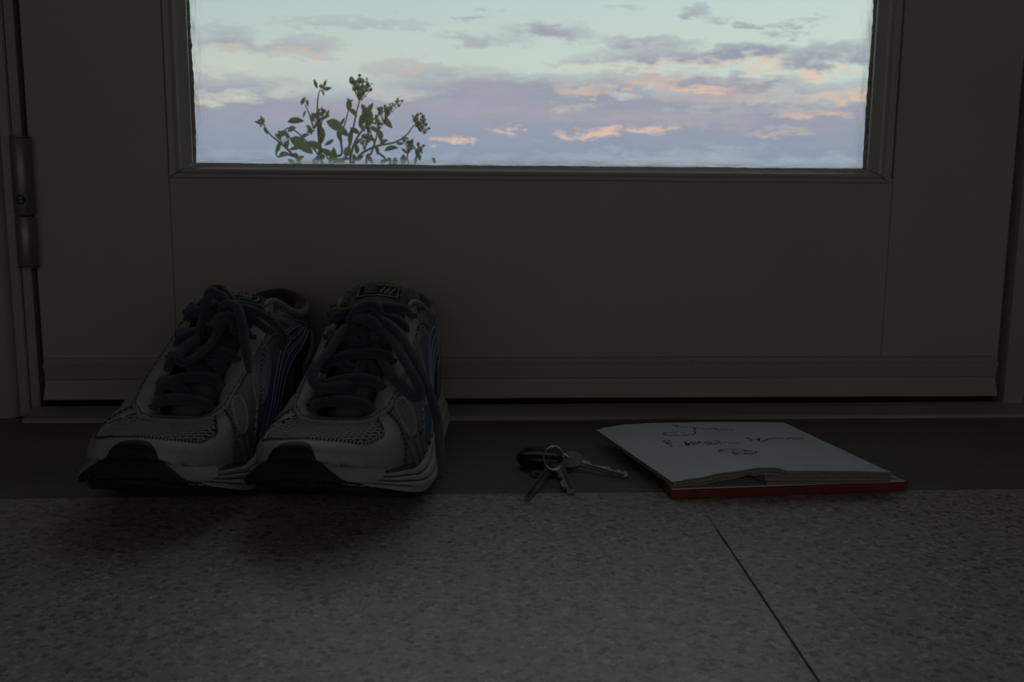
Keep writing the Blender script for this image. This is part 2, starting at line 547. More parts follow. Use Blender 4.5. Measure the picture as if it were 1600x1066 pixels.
jl = empty('trim_3', (XL - .03, D, 0))
tag(jl, kind='structure')
jx = -(XL - .03)
loc = Matrix.Translation((-(XL - .03), -D, 0))
prof = [(XL - .0045, OUT)] + [(XL - .0045, FY), (XL - .0065, FY - .0012), (XL - .0122, FY - .0012), (XL - .0128, FY - .0002), (XL - .0128, OUT)]
extr(prof, .0012, DZ1 + .03).build('jamb_strip', M['frame'], jl, False, loc)
prof = [(XL - .0138, OUT), (XL - .0138, FY), (XL - .0150, FY - .0015), (XL - .019, FY - .002)]
for k in range(13):              # rounded casing
    a = math.pi * k / 12
    prof.append((XL - .034 - math.cos(a) * -.0 + (-.012) * -math.cos(a), FY - .003 - .009 * math.sin(a)))
prof += [(XL - .075, FY - .004), (XL - .075, OUT)]
extr(prof, .0, DZ1 + .03).build('casing', M['frame'], jl, True, loc, 35)

jr = empty('trim_4', (XR + .03, D, 0))
tag(jr, kind='structure')
loc = Matrix.Translation((-(XR + .03), -D, 0))
prof = [(XR + .0045, OUT), (XR + .0045, FY - .002), (XR + .0060, FY - .0055), (XR + .0085, FY - .0065), (XR + .025, FY - .0065), (XR + .0262, FY - .005), (XR + .0262, OUT)]
extr(prof, .0050, DZ1 + .03).build('jamb_strip', M['frame'], jr, True, loc, 35)
prof = [(XR + .0272, OUT), (XR + .0272, FY - .005), (XR + .0285, FY - .0075), (XR + .07, FY - .009), (XR + .075, FY), (XR + .075, OUT)]
extr(prof, .0050, DZ1 + .03).build('casing', M['frame'], jr, True, loc, 35)
tag(MB().box(XL - .075, XR + .075, FY - .006, OUT, DZ1 + .004, DZ1 + .06, .002).build('trim_5', M['frame']), kind='structure')

# ------------------------------------------------------------------ door leaf
door = empty('door_1', ((XL + XR) / 2, D, 0))
tag(door, 'painted cream door with a large glass pane above the threshold', None, None, 'structure')
DL = Matrix.Translation((-(XL + XR) / 2, -D, 0))
DT = 0.044
jx0, jx1 = PY(270, 400, D).x, PY(1387, 400, D).x      # stile joints
MB().box(XL, jx0 - .0002, D, D + DT, DZ0, DZ1, .0012).build('stile', M['door'], door, False, DL)
MB().box(jx1 + .0002, XR, D, D + DT, DZ0, DZ1, .0012).build('stile', M['door'], door, False, DL)
zo = gz0 - bw * 0.62
MB().box(jx0, jx1, D + .00015, D + DT, DZ0, zo + .004, .0004).build('bottom_rail', M['door'], door, False, DL)
MB().box(jx0, jx1, D + .00015, D + DT, GZ1, DZ1, .0006).build('top_rail', M['door'], door, False, DL)

# mitred glazing beads: profile across the bead (0 = outer edge, 1 = glass edge)
bprof = [(0.0, .004), (0.015, -.0030), (0.06, -.0044), (0.30, -.0048), (0.42, -.0068), (0.52, -.0074), (0.62, -.0066), (0.74, -.0034), (0.90, -.0014), (0.985, .0002), (1.0, .0075), (0.98, .0085), (0.0, .0085)]
ox0, ox1 = gx0 - bw * 1.02, gx1 + bw * 1.02
oz0, oz1 = zo, GZ1 + .014


def bead(a0, a1, b0, b1):        # outer start/end, inner start/end corners in x,z
    m = MB()
    n = len(bprof)
    pts = []
    for k in (0, 1):
        o = (a0, a1)[k]
        i = (b0, b1)[k]
        for (w, y) in bprof:
            pts.append((o[0] + (i[0] - o[0]) * w, D + y, o[1] + (i[1] - o[1]) * w))
    m.grid(pts, 2, n, closed_v=True)
    m.f += [tuple(range(n)), tuple(range(n, 2 * n))[::-1]]
    return m


g = .00035
O = [(ox0, oz0), (ox1, oz0), (ox1, oz1), (ox0, oz1)]
I = [(gx0, gz0), (gx1, gz0), (gx1, GZ1), (gx0, GZ1)]
bead((ox0 + g * 2, oz0), (ox1 - g * 2, oz0), (gx0 + g * 2, gz0), (gx1 - g * 2, gz0)).build('glazing_bead', M['bead'], door, True, DL, 25)
bead((ox0, oz0 + g), (ox0, oz1 - g), (gx0, gz0 + g), (gx0, GZ1)).build('glazing_bead', M['bead'], door, True, DL, 25)
bead((ox1, oz0 + g), (ox1, oz1 - g), (gx1, gz0 + g), (gx1, GZ1)).build('glazing_bead', M['bead'], door, True, DL, 25)
bead((ox0, oz1), (ox1, oz1), (gx0, GZ1), (gx1, GZ1)).build('glazing_bead', M['bead'], door, True, DL, 25)
# outside beads
ob = MB().box(ox0 - .01, gx0 - .016, D + .014, D + DT + .004, gz0 - .03, GZ1 + .01)
ob.box(gx1 + .016, ox1 + .01, D + .014, D + DT + .004, gz0 - .03, GZ1 + .01)
ob.box(gx0 - .016, gx1 + .016, D + .014, D + DT + .004, gz0 - .03, gz0 - .006)
ob.build('outer_bead', M['bead'], door, False, DL)
GY = D + .009
MB().box(gx0 - .006, gx1 + .006, GY, GY + .004, gz0 - .006, GZ1 + .005).build('glass_pane', glass_mat(gx0 - (XL + XR) / 2, gx1 - (XL + XR) / 2, gz0), door, False, DL)

sl = MB().box(XL + .004, XR - .004, D + .016, D + .034, .0040, DZ0 + .001)  # added dark boxes that stop sky light leaking round the door leaf
sl.box(XL - .0052, XL + .0005, D + .012, D + .030, .0, DZ1)
sl.box(XR - .0005, XR + .0052, D + .012, D + .030, .0, DZ1)
sl.build('gap_light_block', M['gap'], door, False, DL)

# ragged strip of old putty where bead meets glass
pt = MB()


def ragged(p0, p1, inward, n, amp=1.0):
    pts = []
    for k in range(n + 1):
        t = k / n
        c = Vector(p0).lerp(Vector(p1), t)
        wdt = amp * (.0008 + .0006 * math.sin(k * .13) * math.sin(k * .041 + 1) + .0005 * abs(rng.normal())) + .0003
        for (w, y) in ((-.0006, .003), (wdt * .4, .0045), (wdt, .0078), (wdt * .9, .0088), (-.0006, .0088)):
            pts.append((c.x + inward[0] * w, D + y, c.z + inward[1] * w))
    pt.grid(pts, n + 1, 5, closed_v=True)


ragged((gx0, 0, gz0), (gx0, 0, GZ1), (1, 0), 420)
ragged((gx1, 0, gz0), (gx1, 0, GZ1), (-1, 0), 420)
ragged((gx0, 0, gz0), (gx1, 0, gz0), (0, 1), 300, .35)
pt.build('putty_line', M['putty'], door, False, DL)

# weather moulding along the foot of the door
zt, zb_, zc_ = PY(800, 558, D).z, PY(800, 590, D).z, DZ0
wp = [(D + .002, zt), (D - .0030, zt), (D - .0036, zt - .0004), (D - .0072, PY(800, 564.5, D).z), (D - .0092, PY(800, 566.5, D).z), (D - .0042, zb_ + .0006), (D - .0034, zb_), (D - .0050, zb_ - .0003), (D - .0125, zc_ + .001), (D - .0100, zc_), (D + .002, zc_)]
wb = MB()
n = len(wp)
wb.grid([(x, y, z) for x in (XL + .003, XR - .004) for (y, z) in wp], 2, n, closed_v=True)
wb.f += [tuple(range(n)), tuple(range(n, 2 * n))[::-1]]
wb.build('weather_moulding', M['door'], door, False, DL)

# hinge: two knuckles, pin and screw
hp = [PY(33, 214, D - .0075), PY(39, 337, D - .0075), PY(45, 417, D - .0075)]
hx, hy = hp[1].x, D - .0075
hr = .0087


def knuckle(z0, z1, r, seg=28):
    rows = [(z0, r * .55), (z0 + .0004, r * .93), (z0 + .0012, r), (z1 - .0012, r), (z1 - .0004, r * .93), (z1, r * .55)]
    m = MB()
    m.grid([(hx + math.cos(2 * math.pi * k / seg) * rr, hy + math.sin(2 * math.pi * k / seg) * rr, z) for (z, rr) in rows for k in range(seg)], len(rows), seg, closed_v=True)
    m.f += [tuple(range(seg))[::-1], tuple(range((len(rows) - 1) * seg, len(rows) * seg))]
    return m


hinge = MB().box(hx - .002, XL - .0008, hy + .004, hy + .0062, hp[2].z, hp[0].z).build('hinge', M['hinge'], door, False, DL)
hinge['label'] = 'brushed steel butt hinge with two knuckles'
knuckle(hp[1].z + .0004, hp[0].z, hr).build('knuckle', M['hinge'], hinge, True, DL, 40)
knuckle(hp[2].z, hp[1].z - .0004, hr).build('knuckle', M['hinge'], hinge, True, DL, 40)
knuckle(hp[2].z - .0012, hp[2].z + .0005, hr * 1.06).build('pin_cap', M['hinge'], hinge, True, DL, 40)
knuckle(hp[0].z - .0005, hp[0].z + .0012, hr * 1.06).build('pin_cap', M['hinge'], hinge, True, DL, 40)
sc = MB()
szz = PY(38, 312, D - .016).z
ring = [(hx + .0005 + math.cos(a) * r, hy - hr + yy, szz + math.sin(a) * r) for (r, yy) in ((.0040, .0015), (.0040, -.0003), (.0033, -.0006), (.0030, .0004), (.0006, .0004)) for a in [2 * math.pi * k / 18 for k in range(18)]]
sc.grid(ring, 5, 18, closed_v=True)
sc.box(hx - .002, hx + .003, hy - hr - .0002, hy - hr + .001, szz - .0005, szz + .0005)
sc.build('set_screw', M['gap'], hinge, False, DL)

# daylight portal in the glazed opening (sampling aid for the sky, gives no light of its own)
pl = bpy.data.lights.new('window_portal', 'AREA')
pl.shape = 'RECTANGLE'
pl.size, pl.size_y = gx1 - gx0 + .02, GZ1 - gz0 + .02
pl.cycles.is_portal = True
po = bpy.data.objects.new('window_portal', pl)
po.location = ((gx0 + gx1) / 2, D + DT + .012, (gz0 + GZ1) / 2)
po.rotation_euler = (R(-90), 0, 0)
COL.objects.link(po)

# ground outside
gm = mat('outdoor_soil', (.10, .09, .065), 0.95, bump=.4, bscale=30, var=.3, vscale=4)
gb = MB()
ng = 48
pts = [(math.cos(math.pi * i / ng) * r, OUT + .01 + math.sin(math.pi * i / ng) * r, -.55 - .05 * math.sin(r * 2.1 + i)) for r in (0.01, .6, 1.5, 3, 6, 12) for i in range(ng + 1)]
gb.grid(pts, 6, ng + 1)
tag(gb.build('ground', gm), kind='structure')

# ---- shoes section
# ------------------------------------------------------------------ running shoes
SM = dict(
    leather=mat('silver_leather', (.34, .345, .35), 0.5, bump=.35, bscale=900, var=.16, vscale=45),
    leather_dark=mat('grey_leather', (.22, .222, .225), 0.55, bump=.35, bscale=900, var=.15, vscale=45),
    base=mat('navy_mesh_lining', (.032, .034, .046), 0.9, bump=.3, bscale=1500),
    net=mat('grey_blue_net', (.33, .335, .365), 0.7),
    stripe=mat('blue_stripe', (.055, .075, .20), 0.45, bump=.2, bscale=1200),
    swirl=mat('grey_blue_swirl', (.30, .31, .37), 0.5),
    lace=mat('navy_lace', (.042, .050, .082), 0.9, bump=1.0, bscale=1600, var=.25, vscale=700, sheen=.3),
    lining=mat('brown_lining', (.055, .046, .040), 0.95, bump=.6, bscale=900, sheen=.2),
    tongue=mat('tongue_mesh', (.14, .145, .165), 0.85, bump=.5, bscale=900),
    sole=mat('black_rubber', (.012, .012, .013), 0.7, bump=.4, bscale=500),
    mid=mat('white_foam', (.50, .50, .51), 0.55, bump=.25, bscale=300, var=.12, vscale=60),
    middark=mat('foam_groove', (.10, .10, .105), 0.8),
    stitch=mat('stitch_thread', (.07, .07, .08), 0.8),
)
LS = 0.300
HALF = [  # F(x,y), O(x,y,z), c1(out,up), c2(dx,dy,dz) on the outer side; index 0 = toe tip, 10 = heel
    ((-.010, -.300), (-.003, -.221, .056), (.006, .016), (0, -.052, .003)),
    ((.012, -.297), (.005, -.221, .056), (.006, .016), (.008, -.048, .003)),
    ((.030, -.282), (.013, -.219, .056), (.006, .018), (.014, -.038, .004)),
    ((.044, -.255), (.019, -.212, .060), (.006, .020), (.016, -.022, .005)),
    ((.052, -.214), (.022, -.190, .076), (.004, .024), (.016, -.008, .006)),
    ((.050, -.167), (.024, -.155, .100), (.001, .032), (.014, -.002, -.004)),
    ((.044, -.118), (.028, -.116, .125), (-.003, .036), (.012, 0, -.014)),
    ((.040, -.074), (.034, -.076, .110), (-.001, .03), (.007, 0, -.018)),
    ((.036, -.036), (.031, -.040, .106), (.002, .03), (.006, 0, -.02)),
    ((.026, -.010), (.024, -.011, .114), (.003, .03), (.004, .002, -.025)),
    ((.000, .000), (.000, -.002, .119), (.004, .03), (0, .006, -.025)),
]
INNER = [-.010, -.029, -.040, -.046, -.047, -.042, -.037, -.035, -.034, -.023, 0]
N20 = 20
TF, TO, TC1, TC2 = [], [], [], []
for k in range(N20):
    if k <= 10:
        f, o, c1, c2 = HALF[k]
    else:
        f, o, c1, c2 = HALF[N20 - k]
        f = (INNER[N20 - k], f[1] + (.004 if N20 - k < 4 else 0))
        o = (-o[0] - (.004 if N20 - k < 4 else 0), o[1], o[2])
        c2 = (-c2[0], c2[1], c2[2])
    TF.append(Vector((f[0], f[1], 0)))
    TO.append(Vector(o))
    TC1.append(Vector((c1[0], c1[1], 0)))
    TC2.append(Vector(c2))


def per(tab, t):
    t = t % N20
    i = int(math.floor(t))
    u = t - i
    p0, p1, p2, p3 = tab[(i - 1) % N20], tab[i % N20], tab[(i + 1) % N20], tab[(i + 2) % N20]
    return 0.5 * ((2 * p1) + (p2 - p0) * u + (2 * p0 - 5 * p1 + 4 * p2 - p3) * u * u + (3 * p1 - p0 - 3 * p2 + p3) * u ** 3)


def zbot(y):                    # underside: toe spring, heel bevel
    a = max(0.0, (-y - .195) / .105)
    b = max(0.0, (y + .03) / .03)
    return .033 * a ** 1.6 + .004 * b * b


def zfoot(y):                   # feather line between upper and midsole
    return zbot(y) + lerp_table([(-.30, .016), (-.24, .023), (-.17, .036), (-.08, .040), (0, .040)], y)


def outdir(t):
    a, b = per(TF, t - .05), per(TF, t + .05)
    d = (b - a).normalized()
    return Vector((-d.y, d.x, 0)) * -1.0


# make sure outdir points outward
if outdir(5).x < 0:
    _od = outdir
    def outdir(t): return -_od(t)


def surf(t, v):
    f = per(TF, t)
    o = outdir(t)
    zf = zfoot(f.y)
    if v >= 0:
        c1, c2, op = per(TC1, t), per(TC2, t), per(TO, t)
        p0 = Vector((f.x, f.y, zf))
        p1 = p0 + o * c1.x + Vector((0, 0, c1.y))
        p2 = op + c2
        w = 1 - v
        return p0 * w ** 3 + p1 * 3 * v * w * w + p2 * 3 * v * v * w + op * v ** 3
    zb = zbot(f.y) + .004
    h = -v                      # down the side of the midsole
    bul = .0065 * math.sin(min(1.0, h) * math.pi * .75) + .0018 * min(1, h)
    p = Vector((f.x, f.y, zf + (zb - zf) * h)) + o * (bul - .0055 * max(0, h - .7) / .3)
    return p


def snorm(t, v):
    e = .02
    a = surf(t + e, v) - surf(t - e, v)
    b = surf(t, v + e) - surf(t, v - e)
    n = a.cross(b)
    if n.length < 1e-12: n = outdir(t)
    n.normalize()
    ref = outdir(t) + Vector((0, 0, .8))
    return n if n.dot(ref) > 0 else -n


def on(t, v, h=0.0):
    return surf(t, v) + snorm(t, v) * h


def patch(m, t0, t1, lo, hi, th, nt=40, nv=10, base=-.0004, pillow=0.0):
    """raised overlay between v = lo(t) and hi(t)"""
    rows = []
    for i in range(nt + 1):
        t = t0 + (t1 - t0) * i / nt
        a, b = lo(t), hi(t)
        et = min(i, nt - i) / nt
        ek = min(1.0, .3 + et * 12)
        col = [on(t, a, base)]
        for j in range(nv + 1):
            u = j / nv
            hgt = th * ek + pillow * (1 - (2 * u - 1) ** 2)
            if et == 0: hgt = base
            col.append(on(t, a + (b - a) * u, hgt))
        col.append(on(t, b, base))
        rows += col
    m.grid(rows, nt + 1, nv + 3)


def ribbon(m, path, w, th, base=-.0003, closed=False):
    pts = [on(t, v, th) for t, v in path]
    nr = [snorm(t, v) for t, v in path]
    n = len(pts)
    ring = []
    for i in range(n):
        a, b = (pts[(i - 1) % n], pts[(i + 1) % n]) if closed else (pts[max(0, i - 1)], pts[min(n - 1, i + 1)])
        s = nr[i].cross((b - a).normalized()).normalized() * (w / 2)
        lowp = pts[i] - nr[i] * (th - base)
        ring += [lowp - s, pts[i] - s * .8, pts[i] + s * .8, lowp + s]
    m.grid(ring, n, 4, closed_u=closed)


def dashes(m, path, w=.0007, th=.0022, on_=2, off=1):
    i = 0
    while i + on_ < len(path):
        ribbon(m, path[i:i + on_ + 1], w, th)
        i += on_ + off


def seq(fn, a, b, n):
    return [fn(a + (b - a) * i / n) for i in range(n + 1)]


def cap_hi(t):
    return lerp_table([(0, .46), (1.0, .44), (1.9, .38), (2.45, .46), (2.85, .86), (3.3, .90)], abs(t))


def bump_side(t, sg):          # the bumper is cut shorter on one flank
    return bump_hi(t * 1.42 if t * sg > 0 else t)


def cap_lo(t):
    return lerp_table([(0, -.2), (.8, -.5), (1.3, -.90), (1.75, -.90), (2.1, -.55), (2.6, -.12), (3.2, 0.0), (4.2, 0.0)], abs(t))


def bump_hi(t):
    return -1.03 + 1.34 / (1 + (abs(t) / 1.32) ** 3.4)


def make_shoe(root, mirror, bow_fn, tongue_h, rows_seed):
    sgn = -1 if mirror else 1
    mm = Matrix.Diagonal((sgn, 1, 1, 1))

    def fin(m, name, material, parent=None, angle=None, kind=None, smooth=True):
        return m.build(name, material, parent or root, smooth, mm, angle, kind)
    # base upper
    b = MB()
    nt, nv = 160, 22
    b.grid([on(t, v) for t in [N20 * i / nt for i in range(nt)] for v in [j / nv for j in range(nv + 1)]], nt, nv + 1, closed_u=True)
    upper = fin(b, 'upper', SM['base'])
    # collar lining, inside of the opening, and insole
    b = MB()
    ts = [5.9 + 8.2 * i / 60 for i in range(61)]
    pts = []
    for t in ts:
        o, f = per(TO, t), per(TF, t)
        e = min(1.0, min(t - 5.9, 14.1 - t) / .8)
        cen = Vector((0, -.065, 0))
        inn = Vector((cen.x - o.x, (cen.y - o.y) * .8, 0)).normalized()
        r = .0050 * e + .001
        for k in range(9):
            a = math.pi * (k / 8) * 1.15 - .25
            pts.append(o + inn * (r - r * math.cos(a)) + Vector((0, 0, r * 1.1 * math.sin(a) - .001)))
        pts.append(o + inn * (2.6 * r) + Vector((0, 0, -.02)))
        pts.append(Vector((f.x * .72, f.y * .93 - .006, .052)))
    b.grid(pts, len(ts), 11)
    fin(b, 'collar_lining', SM['lining'])
    b = MB()
    ins = [Vector((per(TF, t).x * .86, per(TF, t).y * .96 - .005, .050 + .004 * 0)) for t in [N20 * i / 60 for i in range(60)] if per(TF, t).y > -.22]
    b.add([Vector((0, -.1, .049))] + ins, [(0, i + 1, (i + 1) % len(ins) + 1) for i in range(len(ins))])
    fin(b, 'insole', SM['lining'])
    # midsole
    b = MB()
    rows = [0.02, 0.0, -.08, -.2, -.35, -.5, -.65, -.8, -.9, -1.0]
    nt = 160
    b.grid([on(N20 * i / nt, v, .0003) if v <= 0 else surf(N20 * i / nt, 0) + Vector((0, 0, .0015)) for i in range(nt) for v in rows], nt, len(rows), closed_u=True)
    mid = fin(b, 'midsole', SM['middark'])
    for side in (1, -1):
        for k in range(4):
            lo = lambda t, k=k: -.98 + .235 * k * min(1, max(.0, (t - 1.6) / 2.4)) + (1 - min(1, max(0, (t - 1.6) / 2.4))) * (.30 + .10 * k)
            hi = lambda t, k=k: lo(t, k) + .205 * min(1, max(.12, (t - 1.6) / 2.4))
            rb = MB()
            tA, tB = 1.72, 9.9
            if side == 1: patch(rb, tA, tB, lo, hi, .0012, 60, 5, pillow=.0014)
            else: patch(rb, -tA, -tB, lambda t: lo(-t), lambda t: hi(-t), .0012, 60, 5, pillow=.0014)
            fin(rb, 'foam_rib', SM['mid'], mid)
    # outsole with toe bumper
    b = MB()
    nt = 120
    pr = [(.0030, .0052), (.0042, .0035), (.0030, .0008), (-.004, .0)]
    pts = []
    for i in range(nt):
        t = N20 * i / nt
        f, o = per(TF, t), outdir(t)
        for (off, dz) in pr:
            pts.append(Vector((f.x, f.y, zbot(f.y) + dz)) + o * off)
    b.grid(pts, nt, 4, closed_u=True)
    ctr = len(b.v)
    # underside as strips joining the two sides
    half = nt // 2
    for i in range(1, half):
        pass
    for i in range(half):
        a0, a1 = i * 4 + 3, ((i + 1) % nt) * 4 + 3
        c0, c1 = ((nt - i) % nt) * 4 + 3, (nt - i - 1) * 4 + 3
        if i == 0: b.f.append((a0, a1, c1))
        elif i == half - 1: b.f.append((a0, a1, c0))
        else: b.f.append((a0, a1, c1, c0))
    outs = fin(b, 'outsole', SM['sole'])
    b = MB()
    patch(b, -2.6, 2.6, lambda t: -1.02, lambda t: max(-1.0, bump_side(t, sgn)), .0034, 100, 16, pillow=.0012)
    fin(b, 'toe_bumper', SM['sole'], outs)
    # overlays
    b = MB()
    patch(b, -3.3, 3.3, cap_lo, cap_hi, .0020, 110, 16)
    cap = fin(b, 'toe_cap', SM['leather'])
    b = MB()
    for dv in (-.025, -.05):
        dashes(b, seq(lambda t: (t, cap_hi(t) + dv), -2.95, 2.95, 150), .0006, .0026)
    for s in (1, -1):
        dashes(b, seq(lambda v: (s * 3.22, v), .05, .85, 40), .0006, .0026)
    fin(b, 'stitching', SM['stitch'], cap, kind='stuff')
    # open net over the toe box: two families of threads laid in plan on the surface
    b = MB()
    tt = np.linspace(-2.75, 2.75, 111)
    vv = np.linspace(.30, .90, 41)
    grid_p = np.array([[tuple(surf(t, v)) for v in vv] for t in tt])
    flat_p = grid_p.reshape(-1, 3)[:, :2]
    for dirn in (1, -1):
        dx, dy = math.cos(R(38)), math.sin(R(38)) * dirn
        for k in range(-30, 31):
            ox, oy = -dy * k * .0048, dx * k * .0048 - .255
            path = []
            for i in range(-50, 51):
                q = np.array([ox + dx * i * .0016, oy + dy * i * .0016])
                d2 = ((flat_p - q) ** 2).sum(1)
                j = int(d2.argmin())
                t, v = tt[j // 41], vv[j % 41]
                ok = d2[j] < .0012 ** 2 and abs(t) < 2.7 and cap_hi(t) - .03 < v < .885
                if ok: path.append(Vector((q[0], q[1], surf(t, v).z)))
                if (not ok or i == 50) and path:
                    if len(path) > 2: b.tube([c + Vector((0, 0, .0009)) for c in path], .00078, 4, caps=False)
                    path = []
    fin(b, 'vamp_net', SM['net'], upper, kind='stuff')
    # eyelet stay, thick
    def stay_lo(t): return lerp_table([(0, .87), (2.0, .86), (2.8, .80), (3.4, .72), (4.6, .72), (5.5, .74), (6.3, .80)], abs(t))
    b = MB()
    patch(b, -6.05, 6.05, stay_lo, lambda t: 1.0, .0036, 110, 6)
    stay = fin(b, 'eyelet_stay', SM['leather'])
    b = MB()
    dashes(b, seq(lambda t: (t, stay_lo(t) + .03), -5.8, 5.8, 190), .0006, .0042)
    fin(b, 'stitching', SM['stitch'], stay, kind='stuff')
    for s in (1, -1):
        S = lambda t, v: (s * t, v)
        # quarter panel, dark ground with swirls
        b = MB()
        lo = lambda t: .10
        hi = lambda t: stay_lo(t) - .0
        patch(b, s * 4.05, s * 6.9, lambda t: .06, lambda t: min(stay_lo(t), .80), .0009, 40, 10)
        q = fin(b, 'quarter_panel', SM['leather_dark'])
        b = MB()
        for k in range(1, 7):                # oval swirls
            rr = k / 6.0
            path = [S(4.85 + .48 * rr * math.cos(a) + .10 * rr, .50 + .22 * rr * math.sin(a) + .05 * rr * math.cos(a)) for a in [2 * math.pi * i / 40 for i in range(40)]]
            ribbon(b, path, .0013, .0024, closed=True)
        for k in range(5):                   # lines that run off the ovals towards the toe
            path = [S(4.08 + .08 * k + .45 * u, .10 + .055 * k + (.30 - .02 * k) * u ** 1.6) for u in [i / 14 for i in range(15)]]
            ribbon(b, path, .0012, .0022)
        for k in range(4):
            path = [S(4.6 + 1.6 * u, .70 + .025 * k - .18 * (u - .2) ** 2 + .02 * u) for u in [i / 16 for i in range(17)]]
            ribbon(b, path, .0011, .0022)
        fin(b, 'swirl_piping', SM['swirl'], q)
        # side net window with a rim
        oval = [S(3.68 + .27 * math.cos(a), .50 + .20 * math.sin(a)) for a in [2 * math.pi * i / 36 for i in range(36)]]
        b = MB()
        patch(b, s * 3.15, s * 4.15, lambda t: .02, lambda t: stay_lo(t), .0008, 20, 12)
        sp_ = fin(b, 'side_panel', SM['leather_dark'])
        b = MB()
        ribbon(b, oval, .0028, .0026, closed=True)
        fin(b, 'window_rim', SM['leather'], sp_)
        b = MB()
        for i in range(1, 7):
            c = -.27 + .54 * i / 7
            hh = .20 * math.sqrt(max(0, 1 - (c / .27) ** 2))
            ribbon(b, [S(3.68 + c, .50 - hh + 2 * hh * j / 8) for j in range(9)], .0009, .0022)
            c2 = -.20 + .40 * i / 7
            ww = .27 * math.sqrt(max(0, 1 - (c2 / .20) ** 2))
            ribbon(b, [S(3.68 - ww + 2 * ww * j / 8, .50 + c2) for j in range(9)], .0009, .0022)
        fin(b, 'side_net', SM['net'], sp_, kind='stuff')
        b = MB()
        patch(b, s * 3.39, s * 3.97, lambda t: .50 - .20 * math.sqrt(max(.02, 1 - ((abs(t) - 3.68) / .27) ** 2)), lambda t: .50 + .20 * math.sqrt(max(.02, 1 - ((abs(t) - 3.68) / .27) ** 2)), .0012, 16, 6)
        fin(b, 'net_backing', SM['base'], sp_)
        # lower front wedge straps
        b = MB()
        for k in range(3):
            ribbon(b, [S(3.40 + .30 * k + .40 * u, .30 - .30 * u - .03 * k) for u in [i / 8 for i in range(9)]], .0045, .0024)
        fin(b, 'strap', SM['leather_dark'], sp_)
        # bold slanting stripes sweeping from sole to ankle
        for k in range(4):
            b = MB()
            path = [S(4.55 + .30 * k + (2.4 - .05 * k) * u ** .9, -.02 + (.86 - .02 * k) * u + .05 * math.sin(math.pi * u)) for u in [i / 26 for i in range(27)]]
            ribbon(b, path, .0062, .0034)
            st = fin(b, 'stripe', SM['stripe'])
            b = MB()
            ribbon(b, path, .0009, .0042)
            fin(b, 'piping', SM['swirl'], st)
        # ankle panel and heel counter
        b = MB()
        patch(b, s * 5.7, s * 8.1, lambda t: .74, lambda t: .99, .0022, 26, 7)
        ap = fin(b, 'ankle_panel', SM['leather_dark'])
        b = MB()
        pts = [per(TO, s * (5.75 + 3.1 * i / 24)) + outdir(s * (5.75 + 3.1 * i / 24)) * .001 + Vector((0, 0, .0015)) for i in range(25)]
        b.tube(pts, [.0014 + .0032 * math.sin(math.pi * min(1, (i + .6) / 12) / 2) * (1 if i < 18 else (25 - i) / 8) for i in range(25)], 10)
        fin(b, 'collar_padding', SM['leather_dark'], ap)
        b = MB()
        for dv in (.10, .16):
            ribbon(b, [S(6.3 + 1.6 * u, .74 + dv + .08 * math.sin(math.pi * u)) for u in [i / 16 for i in range(17)]], .0010, .0030)
        fin(b, 'piping', SM['swirl'], ap)
    b = MB()
    patch(b, 7.4, 12.6, lambda t: 0.0, lambda t: .62 - .30 * (1 - min(1, min(t - 7.4, 12.6 - t) / 1.2)), .0026, 40, 8)
    fin(b, 'heel_counter', SM['leather_dark'])
    b = MB()
    patch(b, 9.0, 11.0, lambda t: .55, lambda t: 1.0, .0030, 14, 8)
    fin(b, 'heel_tab', SM['lining'])
    # tongue: a padded plate rising out of the throat
    b = MB()
    sp = catmull([(0, -.222, .049), (0, -.190, .070), (0, -.152, .096), (0, -.122, .120), (0, -.104, .120 + tongue_h * .6), (0, -.096, .121 + tongue_h)], 6)
    n = len(sp)
    for face in (1, -1):
        pts = []
        for i, p in enumerate(sp):
            u = i / (n - 1)
            hw = .016 + .0155 * min(1, u * 1.3)
            if u > .84: hw *= math.sqrt(max(.0, 1 - ((u - .84) / .165) ** 2)) * .42 + .58
            tg = (sp[min(n - 1, i + 1)] - sp[max(0, i - 1)]).normalized()
            nm = Vector((1, 0, 0)).cross(tg)
            if nm.y > 0: nm = -nm
            endk = min(1, (1 - u) * 9) ** .5
            for j in range(15):
                x = -1 + 2 * j / 14
                th = .0040 * (1 - abs(x) ** 4) * endk * face
                dome = -.010 * x * x
                pts.append(Vector((x * hw, p.y, p.z)) + nm * (th + dome))
        b.grid(pts, n, 15)
    tongue = fin(b, 'tongue', SM['tongue'])
    def tpt(u, x, h):
        i = min(n - 1, max(0, u * (n - 1)))
        i0 = int(i)
        p = sp[i0].lerp(sp[min(n - 1, i0 + 1)], i - i0)
        tg = (sp[min(n - 1, i0 + 1)] - sp[max(0, i0 - 1)]).normalized()
        nm = Vector((1, 0, 0)).cross(tg)
        if nm.y > 0: nm = -nm
        return Vector((x, p.y, p.z)) + nm * (.0040 - 10 * x * x + h)
    b = MB()                                     # label patch with an outlined emblem on the tongue
    b.grid([tpt(.70 + .20 * i / 6, -.018 + .036 * j / 8, .0008 if 0 < i < 6 and 0 < j < 8 else -.0006) for i in range(7) for j in range(9)], 7, 9)
    lab = fin(b, 'tongue_label', SM['base'], tongue)
    b = MB()
    for (x0, x1, u0, u1) in ((-.016, .016, .872, .880), (-.016, .016, .718, .726)):
        b.grid([tpt(u, x, .0014) for u in (u0, u1) for x in [x0 + (x1 - x0) * j / 8 for j in range(9)]], 2, 9)
    for (x0, x1) in ((-.0165, -.0155), (.0155, .0165)):
        b.grid([tpt(u, x, .0014) for u in [.72 + .155 * j / 6 for j in range(7)] for x in (x0, x1)], 7, 2)
    for k in range(4):
        b.grid([tpt(u, x, .0014) for u in (.845 - .026 * k, .855 - .026 * k) for x in (-.011, -.003 + .002 * (k % 2))], 2, 2)
